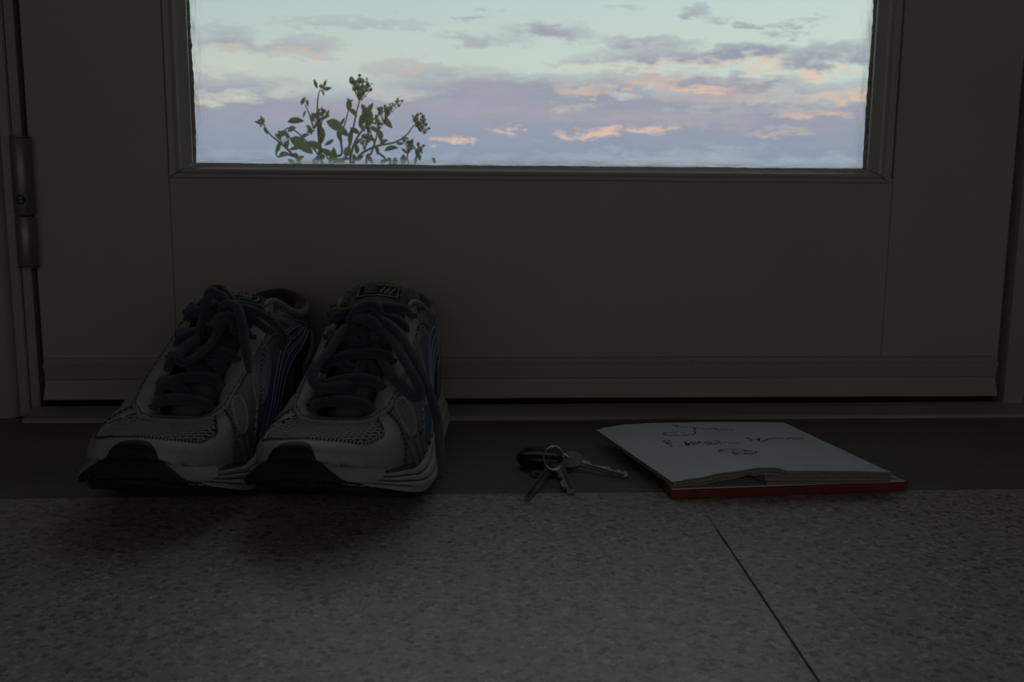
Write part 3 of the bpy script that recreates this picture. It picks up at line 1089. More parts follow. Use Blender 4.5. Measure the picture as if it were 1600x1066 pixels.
    for k in range(3):
        b.grid([tpt(.75 + .10 * j / 5, .001 + .004 * k + .004 * j / 5 + dx, .0014) for j in range(6) for dx in (0, .0014)], 6, 2)
    fin(b, 'label_print', SM['leather'], lab)
    b = MB()                                     # dimpled rim of the tongue
    for k in range(15):
        a = math.pi * (k / 14)
        x = -.0262 * math.cos(a)
        u = .70 + .215 * max(0.0, math.sin(a)) ** .6
        c = tpt(min(.965, u), x, .0006)
        b.tube([c + Vector((.0017 * math.cos(q), 0, .0017 * math.sin(q))) for q in [2 * math.pi * i / 10 for i in range(11)]], .0006, 5)
    fin(b, 'dimpled_rim', SM['leather_dark'], tongue)
    # laces
    rowt = [3.05, 3.85, 4.55, 5.15, 5.7, 6.1]
    eyel = []
    for t in rowt:
        eyel.append((on(t, .925, .0045), on(-t, .925, .0045)))
    for a, c in eyel:
        for p in (a, c):
            hole = MB()
            hole.tube([p + Vector((0, 0, -.003)), p + Vector((0, 0, .0004))], .0030, 8)
            fin(hole, 'eyelet', SM['stitch'], stay)
    rr = random.Random(rows_seed)

    def bar(p, q, lift, dip=.004):
        pts = []
        for i in range(13):
            u = i / 12
            c = p.lerp(q, u)
            c.z += lift * math.sin(math.pi * u) ** .6 + (-dip if i in (0, 12) else 0)
            c.y -= .003 * math.sin(math.pi * u)
            pts.append(c)
        m = MB()
        m.tube(pts, [.0026] + [.0040 + .0004 * rr.random() for _ in range(11)] + [.0026], 10, .72, ref=(0, -.6, 1))
        return fin(m, 'lace_row', SM['lace'])
    bar(eyel[0][0], eyel[0][1], .006)
    for k in range(1, 5):
        a, c = eyel[k]
        a2, c2 = eyel[k - 1]
        # criss-cross: short leg from the lower eyelet under, long leg over
        up1 = a.lerp(a2, .15)
        hi_, lo_ = (a, c) if sgn > 0 else (c, a)
        hi2, lo2 = (a2, c2) if sgn > 0 else (c2, a2)
        bar(hi_, lo_.lerp(lo2, .45), .0085)
        bar(lo_, lo_.lerp(hi2, .60) + Vector((0, 0, -.001)), .0040)
    if bow_fn: bow_fn(root)


def shoe_at(name, heel, toe, label):
    th = math.atan2(-(toe - heel).x, -(toe - heel).y) * -1
    # local toe direction (0,-1) turned onto toe - heel
    d = (toe - heel)
    ang = math.atan2(d.x, -d.y)
    o = empty(name, (heel.x, heel.y, 0.0), ang)
    tag(o, label, 'shoe', 'pair of running shoes')
    return o


def rootinv(root):
    return (Matrix.Translation(root.location) @ Matrix.Rotation(root.rotation_euler.z, 4, 'Z')).inverted()


def lace(root, name, P, r=.0040, flat=.7, n=7, parent=None, taper=False):
    pts = catmull([PD(*p) for p in P], n)
    m = MB()
    rads = [r * (1 + .06 * math.sin(i * 1.9)) for i in range(len(pts))]
    if taper:
        for i in range(6): rads[-1 - i] = r * (.45 + .08 * i)
    m.tube(pts, rads, 10, flat)
    return m.build(name, SM['lace'], parent or root, True, rootinv(root))


def bow_right(root):
    lace(root, 'lace_loop', [(556, 520, 0.778), (540, 512, 0.763), (515, 548, 0.743), (494, 572, 0.728), (489, 592, 0.720), (500, 606, 0.716), (525, 605, 0.718), (549, 596, 0.728), (562, 575, 0.743), (569, 548, 0.763), (566, 520, 0.778)], 0.0040)
    lace(root, 'lace_loop', [(574, 510, 0.773), (592, 512, 0.763), (612, 530, 0.748), (634, 566, 0.730), (652, 598, 0.720), (656, 616, 0.716), (646, 620, 0.716), (630, 606, 0.723), (612, 588, 0.733), (598, 566, 0.748), (584, 535, 0.768), (572, 515, 0.778)], 0.0040)
    lace(root, 'lace_end', [(575, 500, 0.768), (592, 498, 0.763), (618, 514, 0.753), (642, 550, 0.740), (664, 594, 0.726), (676, 628, 0.718), (684, 660, 0.713), (688, 704, 0.698), (689, 748, 0.678)], 0.0037, taper=True)
    lace(root, 'lace_end', [(578, 498, 0.778), (600, 495, 0.778), (622, 499, 0.778), (634, 510, 0.778), (634, 518, 0.784)], 0.0039)
    lace(root, 'lace_end', [(555, 520, 0.778), (548, 502, 0.768), (560, 486, 0.760), (574, 478, 0.756), (586, 480, 0.757), (590, 488, 0.760), (580, 500, 0.768)], 0.0044)
    lace(root, 'lace_end', [(560, 505, 0.768), (545, 520, 0.763), (530, 530, 0.758)], 0.0040)
    lace(root, 'lace_knot', [(557, 498, .764), (572, 499, .753), (584, 506, .753), (590, 518, .757), (586, 528, .764)], .0052, .85)
    lace(root, 'lace_end', [(571, 520, 0.770), (573, 560, 0.760), (590, 590, 0.748), (585, 612, 0.740)], 0.0040)


def bow_left(root):
    lace(root, 'lace_loop', [(330, 535, 0.768), (312, 525, 0.763), (316, 498, 0.758), (323, 470, 0.756), (328, 457, 0.754), (340, 462, 0.754), (350, 470, 0.755), (346, 500, 0.760), (338, 524, 0.764)], 0.0042)
    lace(root, 'lace_loop', [(324, 470, 0.760), (330, 453, 0.760), (345, 451, 0.762), (358, 464, 0.762), (367, 478, 0.763), (368, 505, 0.765), (360, 528, 0.768)], 0.0040)
    lace(root, 'lace_loop', [(362, 488, 0.753), (345, 512, 0.748), (332, 534, 0.742), (318, 548, 0.735), (300, 561, 0.728), (286, 568, 0.726), (280, 562, 0.726), (284, 549, 0.733), (296, 538, 0.743), (310, 530, 0.753)], 0.0040)
    lace(root, 'lace_end', [(345, 478, 0.750), (358, 473, 0.747), (370, 480, 0.744), (377, 500, 0.740), (381, 524, 0.736), (385, 550, 0.730), (389, 582, 0.726)], 0.0040, taper=True)
    lace(root, 'lace_end', [(368, 482, 0.758), (384, 481, 0.761), (404, 488, 0.768), (426, 503, 0.775), (440, 518, 0.780), (444, 532, 0.784), (438, 540, 0.790)], 0.0039)
    lace(root, 'lace_end', [(372, 484, 0.763), (392, 496, 0.768), (410, 510, 0.773), (424, 520, 0.778)], 0.0040)
    lace(root, 'lace_knot', [(338, 506, .753), (348, 497, .746), (360, 497, .746), (368, 506, .750), (368, 518, .756)], .0052, .85)
    lace(root, 'lace_end', [(352, 518, 0.763), (350, 545, 0.758), (338, 560, 0.753), (322, 566, 0.748)], 0.0040)
    lace(root, 'lace_end', [(358, 515, 0.765), (362, 540, 0.760), (352, 558, 0.754), (330, 575, 0.746)], 0.0039)


heelR, toeR = PZ(634, 661, 0), PZ(490, 840, 0)
heelL, toeL = PZ(448, 659, 0), PZ(205, 833, 0)
sr = shoe_at('running_shoe', heelR, toeR, 'grey and navy running shoe, lace loops hanging, standing nearest the keys')
make_shoe(sr, False, bow_right, .019, 3)
sl_ = shoe_at('running_shoe', heelL, toeL, 'grey and navy running shoe with its bow standing upright, farther from the keys')
make_shoe(sl_, True, bow_left, .006, 5)

# ---- small things section
# ------------------------------------------------------------------ keys on a split ring
KM = dict(
    steel=mat('worn_key_steel', (.52, .52, .50), 0.30, .9, var=.2, vscale=300),
    dark=mat('dark_key_steel', (.22, .21, .19), 0.38, .8, var=.2, vscale=300),
    brass=mat('dull_brass_key', (.16, .145, .10), 0.45, .6, var=.2, vscale=300),
    ring=mat('bright_ring_steel', (.78, .78, .78), 0.16, 1.0),
    black=mat('black_fob_plastic', (.012, .014, .020), 0.28, bump=.1, bscale=900),
)


def key_parts(root, head_r, blade_len, blade_w, teeth, mhead, mblade, seed, oval=1.0, groove=True):
    """flat key in the local x-z plane of its root: bow at the origin, blade along +x, thickness on y"""
    th = .0010
    rnd = random.Random(seed)
    b = MB()                                     # bow with a hole
    n = 28
    rows = []
    for y in (-th, th):
        for (rx, rz_, cx) in ((head_r * oval, head_r, 0), (head_r * .26, head_r * .26, -head_r * .52)):
            rows.append([(cx + rx * math.cos(2 * math.pi * k / n), y, rz_ * math.sin(2 * math.pi * k / n)) for k in range(n)])
    for ring in (rows[0], rows[1], rows[3], rows[2]):
        b.v += ring
    for a, c in ((0, 1), (1, 2), (2, 3), (3, 0)):
        for k in range(n):
            b.f.append((a * n + k, a * n + (k + 1) % n, c * n + (k + 1) % n, c * n + k))
    b.build('key_bow', mhead, root, True, None, 30)
    # blade outline with cut teeth
    x0, x1 = head_r * oval * .85, head_r * oval + blade_len
    top = [(x0, blade_w / 2)]
    bot = [(x0, -blade_w / 2)]
    m = 14
    for k in range(1, m + 1):
        x = x0 + (x1 - x0) * k / m
        cut = rnd.choice((0, .18, .34, .42)) * blade_w if 3 <= k < m and teeth else 0
        top.append((x, blade_w / 2))
        bot.append((x, -blade_w / 2 + cut))
    top[-1] = (x1 - blade_w * .25, blade_w * .5)
    top.append((x1, blade_w * .12))
    bot[-1] = (x1 - blade_w * .1, -blade_w * .18)
    bot.append((x1, blade_w * .12))
    b = MB()
    k = len(top)
    for y in (-th * .9, th * .9):
        b.v += [(x, y, z) for (x, z) in top] + [(x, y, z) for (x, z) in bot]
    for i in range(k - 1):
        b.f.append((i, i + 1, k + i + 1, k + i))
        o = 2 * k
        b.f.append((o + i, o + k + i, o + k + i + 1, o + i + 1))
        b.f.append((i, o + i, o + i + 1, i + 1))
        b.f.append((k + i, k + i + 1, o + k + i + 1, o + k + i))
    b.f.append((0, k, 3 * k, 2 * k))
    bl = b.build('key_blade', mblade, root, False)
    if groove:
        b = MB()
        for y in (-th * .9 - .00012, th * .9 + .00012):
            for zc in (.10, .30):
                b.box(x0, x1 - blade_w * .5, y - .0001, y + .0001, zc * blade_w, zc * blade_w + blade_w * .10)
        b.build('milled_groove', M['gap'], bl, False)


def orient(o, origin, along, normal):
    x = (along).normalized()
    y = (normal - x * normal.dot(x)).normalized()
    z = x.cross(y)
    o.rotation_mode = 'QUATERNION'
    o.location = origin
    o.rotation_quaternion = Matrix((x, y, z)).transposed().to_quaternion()


KD = PZ(862, 752, 0).y
ringc = PY(865, 716, KD)
ringc.z = max(ringc.z, .0092)
ring = empty('key_ring', ringc)
tag(ring, 'bright steel split ring standing on edge among the keys', 'key ring')
b = MB()
pts = []
for i in range(61):
    a = 2 * math.pi * 2 * i / 60
    pts.append(Vector((.0074 * math.cos(a), .0009 * (i / 60 - .5), .0098 * math.sin(a))))
mt = Matrix.Rotation(R(-44), 3, 'X') @ Matrix.Rotation(R(-10), 3, 'Z')
b.tube([mt @ p for p in pts], .00075, 8)
b.build('ring_coil', KM['ring'], ring, True)

# key standing half on edge, blade pointing out towards the floor
k1 = empty('door_key', (0, 0, 0))
tag(k1, 'slim dark key on edge pointing down onto the speckled floor', 'key')
p0, p1 = PZ(858, 733, .0062), PZ(822, 780, .0022)
orient(k1, p0, p1 - p0, Vector((.80, -.15, .42)))
key_parts(k1, .0062, (p1 - p0).length - .0062, .0052, False, KM['dark'], KM['steel'], 1, 1.15)
# key lying flat with its toothed blade to the viewer
k2 = empty('door_key', (0, 0, 0))
tag(k2, 'silver toothed key lying flat with its grooved blade showing', 'key')
p0, p1 = PZ(871, 727, .0065), PZ(890, 770, .0020)
orient(k2, p0, p1 - p0, Vector((-0.12, .45, -.85)))
key_parts(k2, .0085, (p1 - p0).length - .0085, .0085, True, KM['brass'], KM['steel'], 4)
# long key reaching to the right
k3 = empty('door_key', (0, 0, 0))
tag(k3, 'long thin key whose blade reaches right toward the notebook', 'key')
p0, p1 = PZ(893, 719, .0075), PZ(980, 743, .0024)
orient(k3, p0, p1 - p0, Vector((.14, -.70, .66)))
key_parts(k3, .0078, (p1 - p0).length - .0088, .0056, True, KM['dark'], KM['steel'], 9, 1.25)
# small round-headed key under the others, seen behind them
k4 = empty('door_key', (0, 0, 0))
tag(k4, 'dull round headed key lowest of the bunch beneath the silver one', 'key')
p0, p1 = PZ(846, 741, .0014), PZ(892, 733, .0014)
orient(k4, p0, p1 - p0, Vector((0.0, -.05, 1)))
key_parts(k4, .0080, (p1 - p0).length - .008, .0070, True, KM['brass'], KM['dark'], 12)

# black fob
fc = PZ(842, 722, .0)
fa, fb2 = PZ(808, 713, .008), PZ(882, 717, .008)
fob = empty('key_fob', ((fa + fb2) / 2).xy.to_3d())
tag(fob, 'glossy black rounded key fob lying behind the steel ring', 'key fob')
ax = (fb2 - fa).normalized()
ln = (fb2 - fa).length / 2


def fob_pt(u, v, sx=1.0, zo=0.0):
    ex = lambda c, p: math.copysign(abs(c) ** p, c)
    x = ln * sx * ex(math.cos(u), .55) * ex(math.cos(v), .7)
    y = .0125 * sx * ex(math.sin(u), .75) * ex(math.cos(v), .7) * (1 + .12 * math.cos(u))
    z = .0074 * ex(math.sin(v), .8) + .0075 + zo
    return Vector((ax.x * x - ax.y * y, ax.y * x + ax.x * y, z))


b = MB()
b.grid([fob_pt(2 * math.pi * i / 40, -math.pi / 2 + math.pi * j / 18) for i in range(40) for j in range(19)], 40, 19, closed_u=True)
body = b.build('fob_shell', KM['black'], fob, True)
b = MB()
seam_ring = [fob_pt(2 * math.pi * i / 60, 0.0, 1.004) for i in range(61)]
b.tube(seam_ring, .0004, 6)
b.build('shell_seam', M['gap'], body, True)
for dx in (-.45, .1):
    b = MB()
    c = Vector((ax.x * dx * ln, ax.y * dx * ln, .0146))
    b.grid([c + Vector((math.cos(a) * r, math.sin(a) * r * .8, hgt)) for (r, hgt) in ((.0042, -.001), (.0040, .0006), (.0030, .0010), (.0002, .0010)) for a in [2 * math.pi * k / 20 for k in range(20)]], 4, 20, closed_v=True)
    b.build('fob_button', KM['black'], body, True)
b = MB()
e = Vector((ax.x * ln * .98, ax.y * ln * .98, .0085))
b.tube([e + Vector((ax.x * .0034 * math.cos(a), ax.y * .0034 * math.cos(a), .0030 * math.sin(a))) for a in [2 * math.pi * i / 20 for i in range(21)]], .0007, 6)
b.build('fob_loop', KM['ring'], fob, True)

# ------------------------------------------------------------------ notebook
NM = dict(
    red=mat('red_cover_cloth', (.21, .030, .020), 0.6, bump=.5, bscale=900, var=.15, vscale=60),
    board=mat('pale_endpaper', (.62, .66, .68), 0.5, bump=.1, bscale=300),
    page=mat('white_page', (.86, .90, .97), 0.6, spec=.9, bump=.08, bscale=250),
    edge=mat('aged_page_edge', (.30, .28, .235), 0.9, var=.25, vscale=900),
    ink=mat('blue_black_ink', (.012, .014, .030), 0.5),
)
zfront = [(0, .0125), (.10, .0150), (.24, .0190), (.40, .0222), (.46, .0220), (.52, .0196), (.62, .0194), (.80, .0190), (.97, .0180), (1, .0172)]
zback = [(0, .0125), (.06, .0150), (.16, .0172), (.34, .0182), (.6, .0184), (1, .0176)]
gFL, gFR, gBL, gBR = PZ(1050, 753, .0125), PZ(1393, 739, .0172), PZ(932, 672, .0125), PZ(1224, 660, .0176)


def page_z(a, c):
    zf = lerp_table(zfront, a)
    zb2 = lerp_table(zback, a)
    w = (1 - c) ** 1.5
    return zb2 + (zf - zb2) * w


def page_xy(a, c):
    p = gFL.lerp(gFR, a).lerp(gBL.lerp(gBR, a), c)
    # the lifted front edge bows a little towards the viewer
    return p.x, p.y


def page_pt(a, c, dz=0.0):
    x, y = page_xy(a, c)
    return Vector((x, y, page_z(a, c) + dz))


nb = empty('notebook', ((gFL + gBR) / 2).xy.to_3d())
tag(nb, 'open red backed notebook with handwriting on its bulging white page', 'notebook')
NL = Matrix.Translation(-nb.location)
# cover board under everything
cFL, cFR = PZ(1048, 781.5, 0), PZ(1418, 768, 0)
side = (gBL - gFL)
side.z = 0
sideR = (gBR - gFR)
sideR.z = 0
cBL, cBR = PZ(974, 690, 0), Vector((gBR.x - .003, gBR.y - .004, 0))


def slab(name, quad, z0, z1, material, parent, bev=.0008, inset=0.0):
    c = sum(quad, Vector()) / 4
    q = [p + (c - p).normalized() * inset for p in quad]
    bm = bmesh.new()
    lo = [bm.verts.new((p.x, p.y, z0)) for p in q]
    hi = [bm.verts.new((p.x, p.y, z1)) for p in q]
    bm.faces.new(lo[::-1])
    bm.faces.new(hi)
    for i in range(4):
        bm.faces.new((lo[i], lo[(i + 1) % 4], hi[(i + 1) % 4], hi[i]))
    if bev: bmesh.ops.bevel(bm, geom=bm.edges[:], offset=bev, segments=2, affect='EDGES', profile=.5)
    return MB().bm(bm).build(name, material, parent, False, NL)


slab('cover', [cFL, cFR, cBR, cBL], 0.0003, .0071, NM['red'], nb)
slab('endpaper', [cFL, cFR, cBR, cBL], 
     .0070, .0079, NM['board'], nb, .0002, .0018)
# second loose endpaper, slightly lifted at its right
b = MB()
qa = [cFL + Vector((.004, .004, 0)), cFR + Vector((-.006, .005, 0)), cBR, cBL]
pts = []
for i in range(13):
    for j in range(7):
        a, c = i / 12, j / 6
        p = qa[0].lerp(qa[1], a).lerp(qa[3].lerp(qa[2], a), c)
        pts.append((p.x, p.y, (.0080) + .0012 * a * (1 - c) + .0004 * math.sin(a * 9)))
b.grid(pts, 13, 7)
b.build('loose_leaf', NM['board'], nb, True, NL)
# right-hand block of pages: many uneven leaves
b = MB()
zlo = .0094
nl = 9
for L in range(nl):
    k0, k1 = L / nl, (L + .78) / nl
    jit = (.0010 * math.sin(L * 2.3), .0006 * math.cos(L * 1.7))
    a0 = .415 + .006 * math.sin(L * 1.3) + .02 * (1 - L / nl) * .5
    na, nc = 14, 5
    for zk in (0, 1):
        pass
    pts0, pts1 = [], []
    for i in range(na + 1):
        a = a0 + (1.0 - a0) * i / na
        for j in range(nc + 1):
            c = j / nc
            x, y = page_xy(a, c)
            top = page_z(a, c) - .0005
            crv = 0.0035 * max(0, 1 - (a - a0) / .09) ** 2 * (L / nl)       # leaves curl up near the fold
            y -= jit[0] * (1 - c) * .6
            pts0.append((x + jit[1], y, zlo + (top - zlo) * k0 + 0 * crv))
            pts1.append((x + jit[1], y, zlo + (top - zlo) * k1 + 0 * crv))
    n0 = len(b.v)
    b.grid(pts0, na + 1, nc + 1)
    n1 = len(b.v)
    b.grid(pts1, na + 1, nc + 1)
    for i in range(na):
        for j in (0, nc):
            q = [n0 + i * (nc + 1) + j, n0 + (i + 1) * (nc + 1) + j, n1 + (i + 1) * (nc + 1) + j, n1 + i * (nc + 1) + j]
            b.f.append(tuple(q))
    for j in range(nc):
        for i in (0, na):
            q = [n0 + i * (nc + 1) + j, n0 + i * (nc + 1) + j + 1, n1 + i * (nc + 1) + j + 1, n1 + i * (nc + 1) + j]
            b.f.append(tuple(q))
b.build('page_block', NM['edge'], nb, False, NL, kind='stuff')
# left-hand bundle of leaves arching up from the spine
b = MB()
nl = 6
for L in range(nl):
    na, nc = 18, 5
    pts0, pts1 = [], []
    for i in range(na + 1):
        a = .005 + .435 * i / na
        thick = .0034 + .0022 * math.sin(math.pi * min(1, a / .36)) if a < .36 else .0056 - .03 * (a - .36) * .6
        for j in range(nc + 1):
            c = j / nc
            x, y = page_xy(a, c)
            top = max(page_z(a, c) - .0004, .0094)
            bot = max(top - thick, .0088)
            y -= .0005 * math.sin(L * 2.1) * (1 - c)
            pts0.append((x, y, bot + (top - bot) * (L / nl)))
            pts1.append((x, y, bot + (top - bot) * ((L + .75) / nl)))
    n0 = len(b.v)
    b.grid(pts0, na + 1, nc + 1)
    n1 = len(b.v)
    b.grid(pts1, na + 1, nc + 1)
    for i in range(na):
        for j in (0, nc):
            b.f.append((n0 + i * (nc + 1) + j, n0 + (i + 1) * (nc + 1) + j, n1 + (i + 1) * (nc + 1) + j, n1 + i * (nc + 1) + j))
    for j in range(nc):
        for i in (0, na):
            b.f.append((n0 + i * (nc + 1) + j, n0 + i * (nc + 1) + j + 1, n1 + i * (nc + 1) + j + 1, n1 + i * (nc + 1) + j))
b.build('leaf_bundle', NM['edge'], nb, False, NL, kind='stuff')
# the written top page, a thin sheet
b = MB()
na, nc = 48, 24
for dz in (.0, -.0003):
    pts = []
    for i in range(na + 1):
        for j in range(nc + 1):
            a, c = i / na, j / nc
            p = page_pt(a, c, dz)
            pts.append(p)
    b.grid(pts, na + 1, nc + 1)
page = b.build('top_page', NM['page'], nb, True, NL, 60)


def on_page(px, py):
    z = .018
    for _ in range(12):
        p = PZ(px, py, z)
        # invert the page quad
        a, c = .5, .5
        for _ in range(8):
            x, y = page_xy(a, c)
            e = 1e-4
            xa, ya = page_xy(a + e, c)
            xc, yc = page_xy(a, c + e)
            j11, j21, j12, j22 = (xa - x) / e, (ya - y) / e, (xc - x) / e, (yc - y) / e
            det = j11 * j22 - j12 * j21
            dx, dy = p.x - x, p.y - y
            a += (dx * j22 - dy * j12) / det
            c += (dy * j11 - dx * j21) / det
        a, c = min(1, max(0, a)), min(1, max(0, c))
        z = page_z(a, c)
    return page_pt(a, c, .00012)


KX, KY, KS = 1020, 650, 6.154
STROKES = [
    [(180, 85), (240, 100)], [(225, 90), (250, 106), (330, 106), (400, 115), (480, 122)],
    [(480, 122), (500, 128), (530, 132), (560, 122), (600, 122), (620, 134), (660, 130), (700, 134), (730, 132), (780, 138)],
    [(385, 112), (400, 116), (405, 140)],
    [(405, 150), (408, 168), (385, 182), (330, 186), (280, 188), (160, 187), (110, 178), (105, 170), (150, 161), (240, 160)],
    [(270, 166), (315, 168)],
    [(90, 250), (130, 238), (160, 245), (120, 258), (110, 252)], [(115, 258), (155, 275), (192, 296)], [(140, 262), (170, 266), (185, 262)],
    [(258, 293), (268, 288)],
    [(310, 250), (318, 270), (325, 287)], [(322, 262), (350, 286), (348, 262)], [(362, 250), (385, 268), (402, 282)], [(375, 262), (400, 255), (415, 262), (430, 276)],
    [(430, 262), (445, 250), (460, 260), (440, 266)], [(490, 262), (540, 250), (562, 260), (530, 272), (580, 276), (615, 268)],
    [(596, 240), (625, 240), (640, 255), (605, 258), (640, 266), (665, 272)], [(672, 254), (720, 258), (780, 262), (845, 263)],
    [(895, 212), (925, 222), (962, 240)], [(915, 212), (925, 216)],
    [(998, 232), (1030, 215), (1018, 240), (1055, 250), (1085, 236)], [(1085, 234), (1120, 218), (1140, 226), (1180, 213), (1212, 222), (1255, 215)],
    [(1280, 226), (1330, 213), (1400, 217)], [(1400, 208), (1450, 213)], [(1340, 228), (1400, 226), (1450, 218)],
    [(632, 338), (700, 322), (800, 322), (880, 332), (905, 338)], [(860, 336), (980, 340), (992, 352), (920, 366), (860, 352), (760, 344), (640, 341)],
    [(785, 352), (765, 362), (815, 372)], [(780, 360), (840, 368), (910, 369)],
]
b = MB()
for s in STROKES:
    pts = [on_page(KX + x / KS, KY + y / KS) for x, y in s]
    pts = catmull(pts, 5)
    tilt = Vector((0, 0, 1))
    ringp = []
    for i, p in enumerate(pts):
        tg = (pts[min(len(pts) - 1, i + 1)] - pts[max(0, i - 1)]).normalized()
        sd_ = tg.cross(tilt).normalized() * (.00056 + .00016 * math.sin(i * .9))
        ringp += [p - sd_, p + sd_]
    b.grid(ringp, len(pts), 2)
b.build('handwriting', NM['ink'], page, False, NL)

# ---- plant section
# ------------------------------------------------------------------ shrub outside
GM = dict(
    leaf=mat('shrub_leaf', (.080, .118, .060), 0.5, bump=.2, bscale=200, var=.35, vscale=25),
    leaf2=mat('shrub_leaf_pale', (.150, .180, .105), 0.55, bump=.2, bscale=200, var=.3, vscale=25),
    stem=mat('shrub_stem', (.085, .060, .045), 0.8, var=.3, vscale=60),
    bud=mat('dry_bud', (.26, .24, .13), 0.8, var=.4, vscale=120),
)
PDp = 2.05
shrub = empty('flowering_shrub', (PY(545, 262, PDp).x, PDp, -.5))
tag(shrub, 'leafy shrub with clustered dry flower heads outside the door glass', 'shrub')
SL = Matrix.Translation(-shrub.location)
prs = random.Random(21)


def PP(px, py, dy=0.0):
    return PY(px, py, PDp + dy)


for nm in ('leaf', 'leaf2'):      # thin leaves let light through
    nt_ = GM[nm].node_tree
    bs = [q for q in nt_.nodes if q.type == 'BSDF_PRINCIPLED'][0]
    mo = [q for q in nt_.nodes if q.type == 'OUTPUT_MATERIAL'][0]
    tr_ = nt_.nodes.new('ShaderNodeBsdfTranslucent')
    tr_.inputs[0].default_value = (.20, .26, .09, 1)
    mx = nt_.nodes.new('ShaderNodeMixShader')
    mx.inputs[0].default_value = .38
    nt_.links.new(bs.outputs[0], mx.inputs[1])
    nt_.links.new(tr_.outputs[0], mx.inputs[2])
    nt_.links.new(mx.outputs[0], mo.inputs[0])
base = PY(545, 262, PDp)
stems = [
    [(491, 275), (494, 262), (499, 235), (497, 205), (496, 170), (497, 152), (500, 140)],
    [(536, 280), (541, 245), (549, 215), (553, 195), (557, 175), (562, 157), (566, 140)],
    [(548, 275), (549, 240), (560, 212), (578, 192), (597, 176), (612, 166), (626, 157)],
    [(552, 270), (557, 250), (568, 238), (590, 228), (618, 222), (636, 210), (645, 198), (652, 192)],
    [(470, 275), (455, 240), (436, 222), (424, 212), (416, 202), (410, 190)],
    [(634, 285), (640, 262), (636, 245), (642, 232)],
    [(505, 280), (506, 262), (496, 240), (480, 222), (462, 205), (450, 200), (436, 212)],
    [(500, 222), (490, 200), (484, 180), (477, 164)],
    [(520, 280), (534, 240), (532, 215), (540, 190), (546, 164)],
    [(571, 275), (580, 240), (588, 215), (590, 196)],
    [(610, 280), (603, 250), (589, 236), (582, 215), (572, 190)],
    [(455, 290), (470, 255), (452, 242), (434, 245), (432, 232), (440, 224)],
    [(517, 280), (512, 248), (502, 230)],
]
for i, s in enumerate(stems):
    dy = prs.uniform(-.12, .12)
    top = [PP(x, y, dy + .03 * k) for k, (x, y) in enumerate(s)]
    root_pt = Vector((base.x + (top[0].x - base.x) * .45, PDp + dy * .4, -.56))
    pts = catmull([root_pt, root_pt.lerp(top[0], .55)] + top, 5)
    m = MB()
    n_ = len(pts)
    m.tube(pts, [.0034 - .0024 * k / n_ for k in range(n_)], 6)
    m.build('stem', GM['stem'], shrub, True, SL)


def leaf_mesh(name, wid, cup, bend):
    m = MB()
    rows = []
    for i in range(7):
        u = i / 6
        w = wid * math.sin(math.pi * u ** .85) ** .8 if 0 < i < 6 else .004
        z = bend * u * u
        for j in (-1, -.5, 0, .5, 1):
            rows.append((u, j * w, z + cup * abs(j) * w))
    m.grid(rows, 7, 5)
    o = m.build(name, GM['leaf'], shrub, True)
    return o


protos = [leaf_mesh('leaf', .22, .9, .16), leaf_mesh('leaf', .27, .5, -.22), leaf_mesh('leaf', .17, 1.1, .25)]
used_proto = [False] * 3
LEAVES = [(462, 191, 0, 25), (455, 202, 200, 18), (415, 205, -65, 13), (525, 197, -25, 36), (535, 205, -40, 26), (500, 210, -85, 32),
          (482, 203, -70, 18), (478, 214, 10, 22), (468, 225, -30, 42), (478, 231, -40, 28), (443, 241, 20, 17), (468, 248, 35, 15),
          (435, 230, -110, 20), (510, 240, -30, 24), (520, 243, 70, 24), (552, 176, -35, 18), (565, 186, 70, 26), (575, 180, -60, 30),
          (580, 170, 60, 20), (608, 193, -50, 24), (594, 212, -75, 18), (575, 215, -20, 24), (552, 215, 75, 32), (543, 236, 70, 22),
          (541, 249, -10, 16), (565, 201, -60, 20), (612, 235, 5, 24), (589, 235, -70, 14), (565, 248, 40, 14), (580, 250, -55, 15),
          (617, 252, 80, 16), (630, 249, 80, 18), (648, 251, 85, 16), (678, 251, -60, 11), (625, 224, 0, 12), (545, 163, 80, 18),
          (535, 190, 60, 14), (494, 132, 110, 16), (508, 130, 65, 14), (512, 138, 10, 14), (474, 158, 60, 14), (480, 162, -80, 14),
          (477, 178, 250, 12), (408, 187, 100, 14), (404, 192, 160, 12), (412, 190, 70, 12), (490, 182, 200, 16), (508, 185, 20, 18),
          (512, 178, 60, 14), (434, 213, 120, 16), (442, 208, 20, 16), (448, 214, -40, 14), (486, 205, 30, 16), (530, 215, -70, 20),
          (556, 232, 100, 18), (562, 222, 30, 18), (590, 190, 110, 16), (568, 168, 120, 14), (585, 205, -30, 18), (600, 222, 20, 14),
          (500, 246, 200, 18), (492, 226, 160, 22), (515, 222, 210, 18), (555, 205, 150, 18), (633, 236, 140, 14), (650, 240, -80, 16),
          (655, 246, 100, 12), (455, 252, 160, 14), (530, 252, 170, 18), (600, 252, 20, 14), (448, 226, 70, 16), (460, 234, 200, 20)]
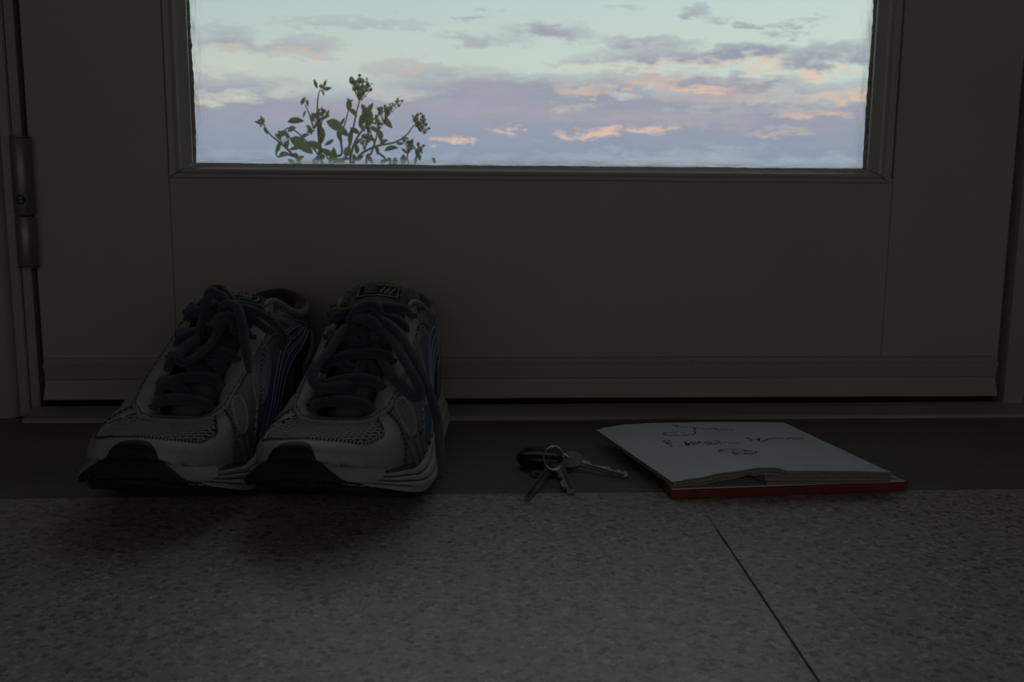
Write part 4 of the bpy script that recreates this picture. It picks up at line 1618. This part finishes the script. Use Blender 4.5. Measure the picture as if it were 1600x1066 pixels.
for i, (px, py, ang, ln_) in enumerate(LEAVES):
    k = prs.randrange(3)
    dy = prs.uniform(-.09, .09)
    c = PP(px, py, dy)
    L = min(ln_ * .98, 15 + ln_ * .45) * PDp / 1600
    a = R(ang)
    along = Vector((math.cos(a), prs.uniform(-.45, .45), math.sin(a))).normalized()
    nrm = Vector((prs.uniform(-.7, .7), -1, prs.uniform(-.2, .9))).normalized()
    yv = (nrm.cross(along)).normalized()
    zv = along.cross(yv)
    if used_proto[k]:
        o = protos[k].copy()
        COL.objects.link(o)
        o.parent = shrub
    else:
        o = protos[k]
        used_proto[k] = True
    mw = Matrix((along, yv, zv)).transposed().to_4x4()
    o.matrix_local = Matrix.Translation(c - shrub.location - along * L * .5) @ mw @ Matrix.Diagonal((L, L, L, 1))
    if i % 3 == 1:
        o.material_slots[0].link = 'OBJECT'
        o.material_slots[0].material = GM['leaf2']


def bud_cluster(px, py, rad, n_):
    dy = prs.uniform(-.06, .06)
    c = PP(px, py, dy)
    r = rad * 1.2 * PDp / 1600
    m = MB()
    stem_pt = c + Vector((prs.uniform(-.2, .2) * r, 0, -r * 1.3))
    for k in range(n_):
        d = Vector((prs.gauss(0, 1), prs.gauss(0, 1), prs.gauss(.25, .8))).normalized() * r * prs.uniform(.35, 1.0)
        p = c + d
        s = r * prs.uniform(.15, .30)
        bm = bmesh.new()
        bmesh.ops.create_icosphere(bm, subdivisions=1, radius=s)
        for v in bm.verts: v.co = v.co * prs.uniform(.75, 1.25) + p
        m.bm(bm)
        m.tube([stem_pt, (stem_pt + p) / 2 + Vector((0, 0, -.1 * r)), p], s * .16, 4)
    m.build('flower_head', GM['bud'], shrub, True, SL)


for (px, py, rad, n_) in [(563, 134, 14, 26), (574, 131, 7, 9), (566, 148, 6, 8), (504, 138, 7, 9), (500, 181, 11, 16), (654, 188, 10, 18), (662, 197, 8, 12), (650, 185, 6, 8),
                          (640, 224, 10, 16), (653, 232, 9, 14), (623, 158, 6, 9), (612, 166, 6, 8), (600, 176, 11, 16), (592, 194, 9, 12), (408, 189, 6, 8),
                          (440, 213, 8, 10), (575, 196, 9, 12), (546, 158, 5, 7), (570, 222, 8, 10)]:
    bud_cluster(px, py, rad, n_)
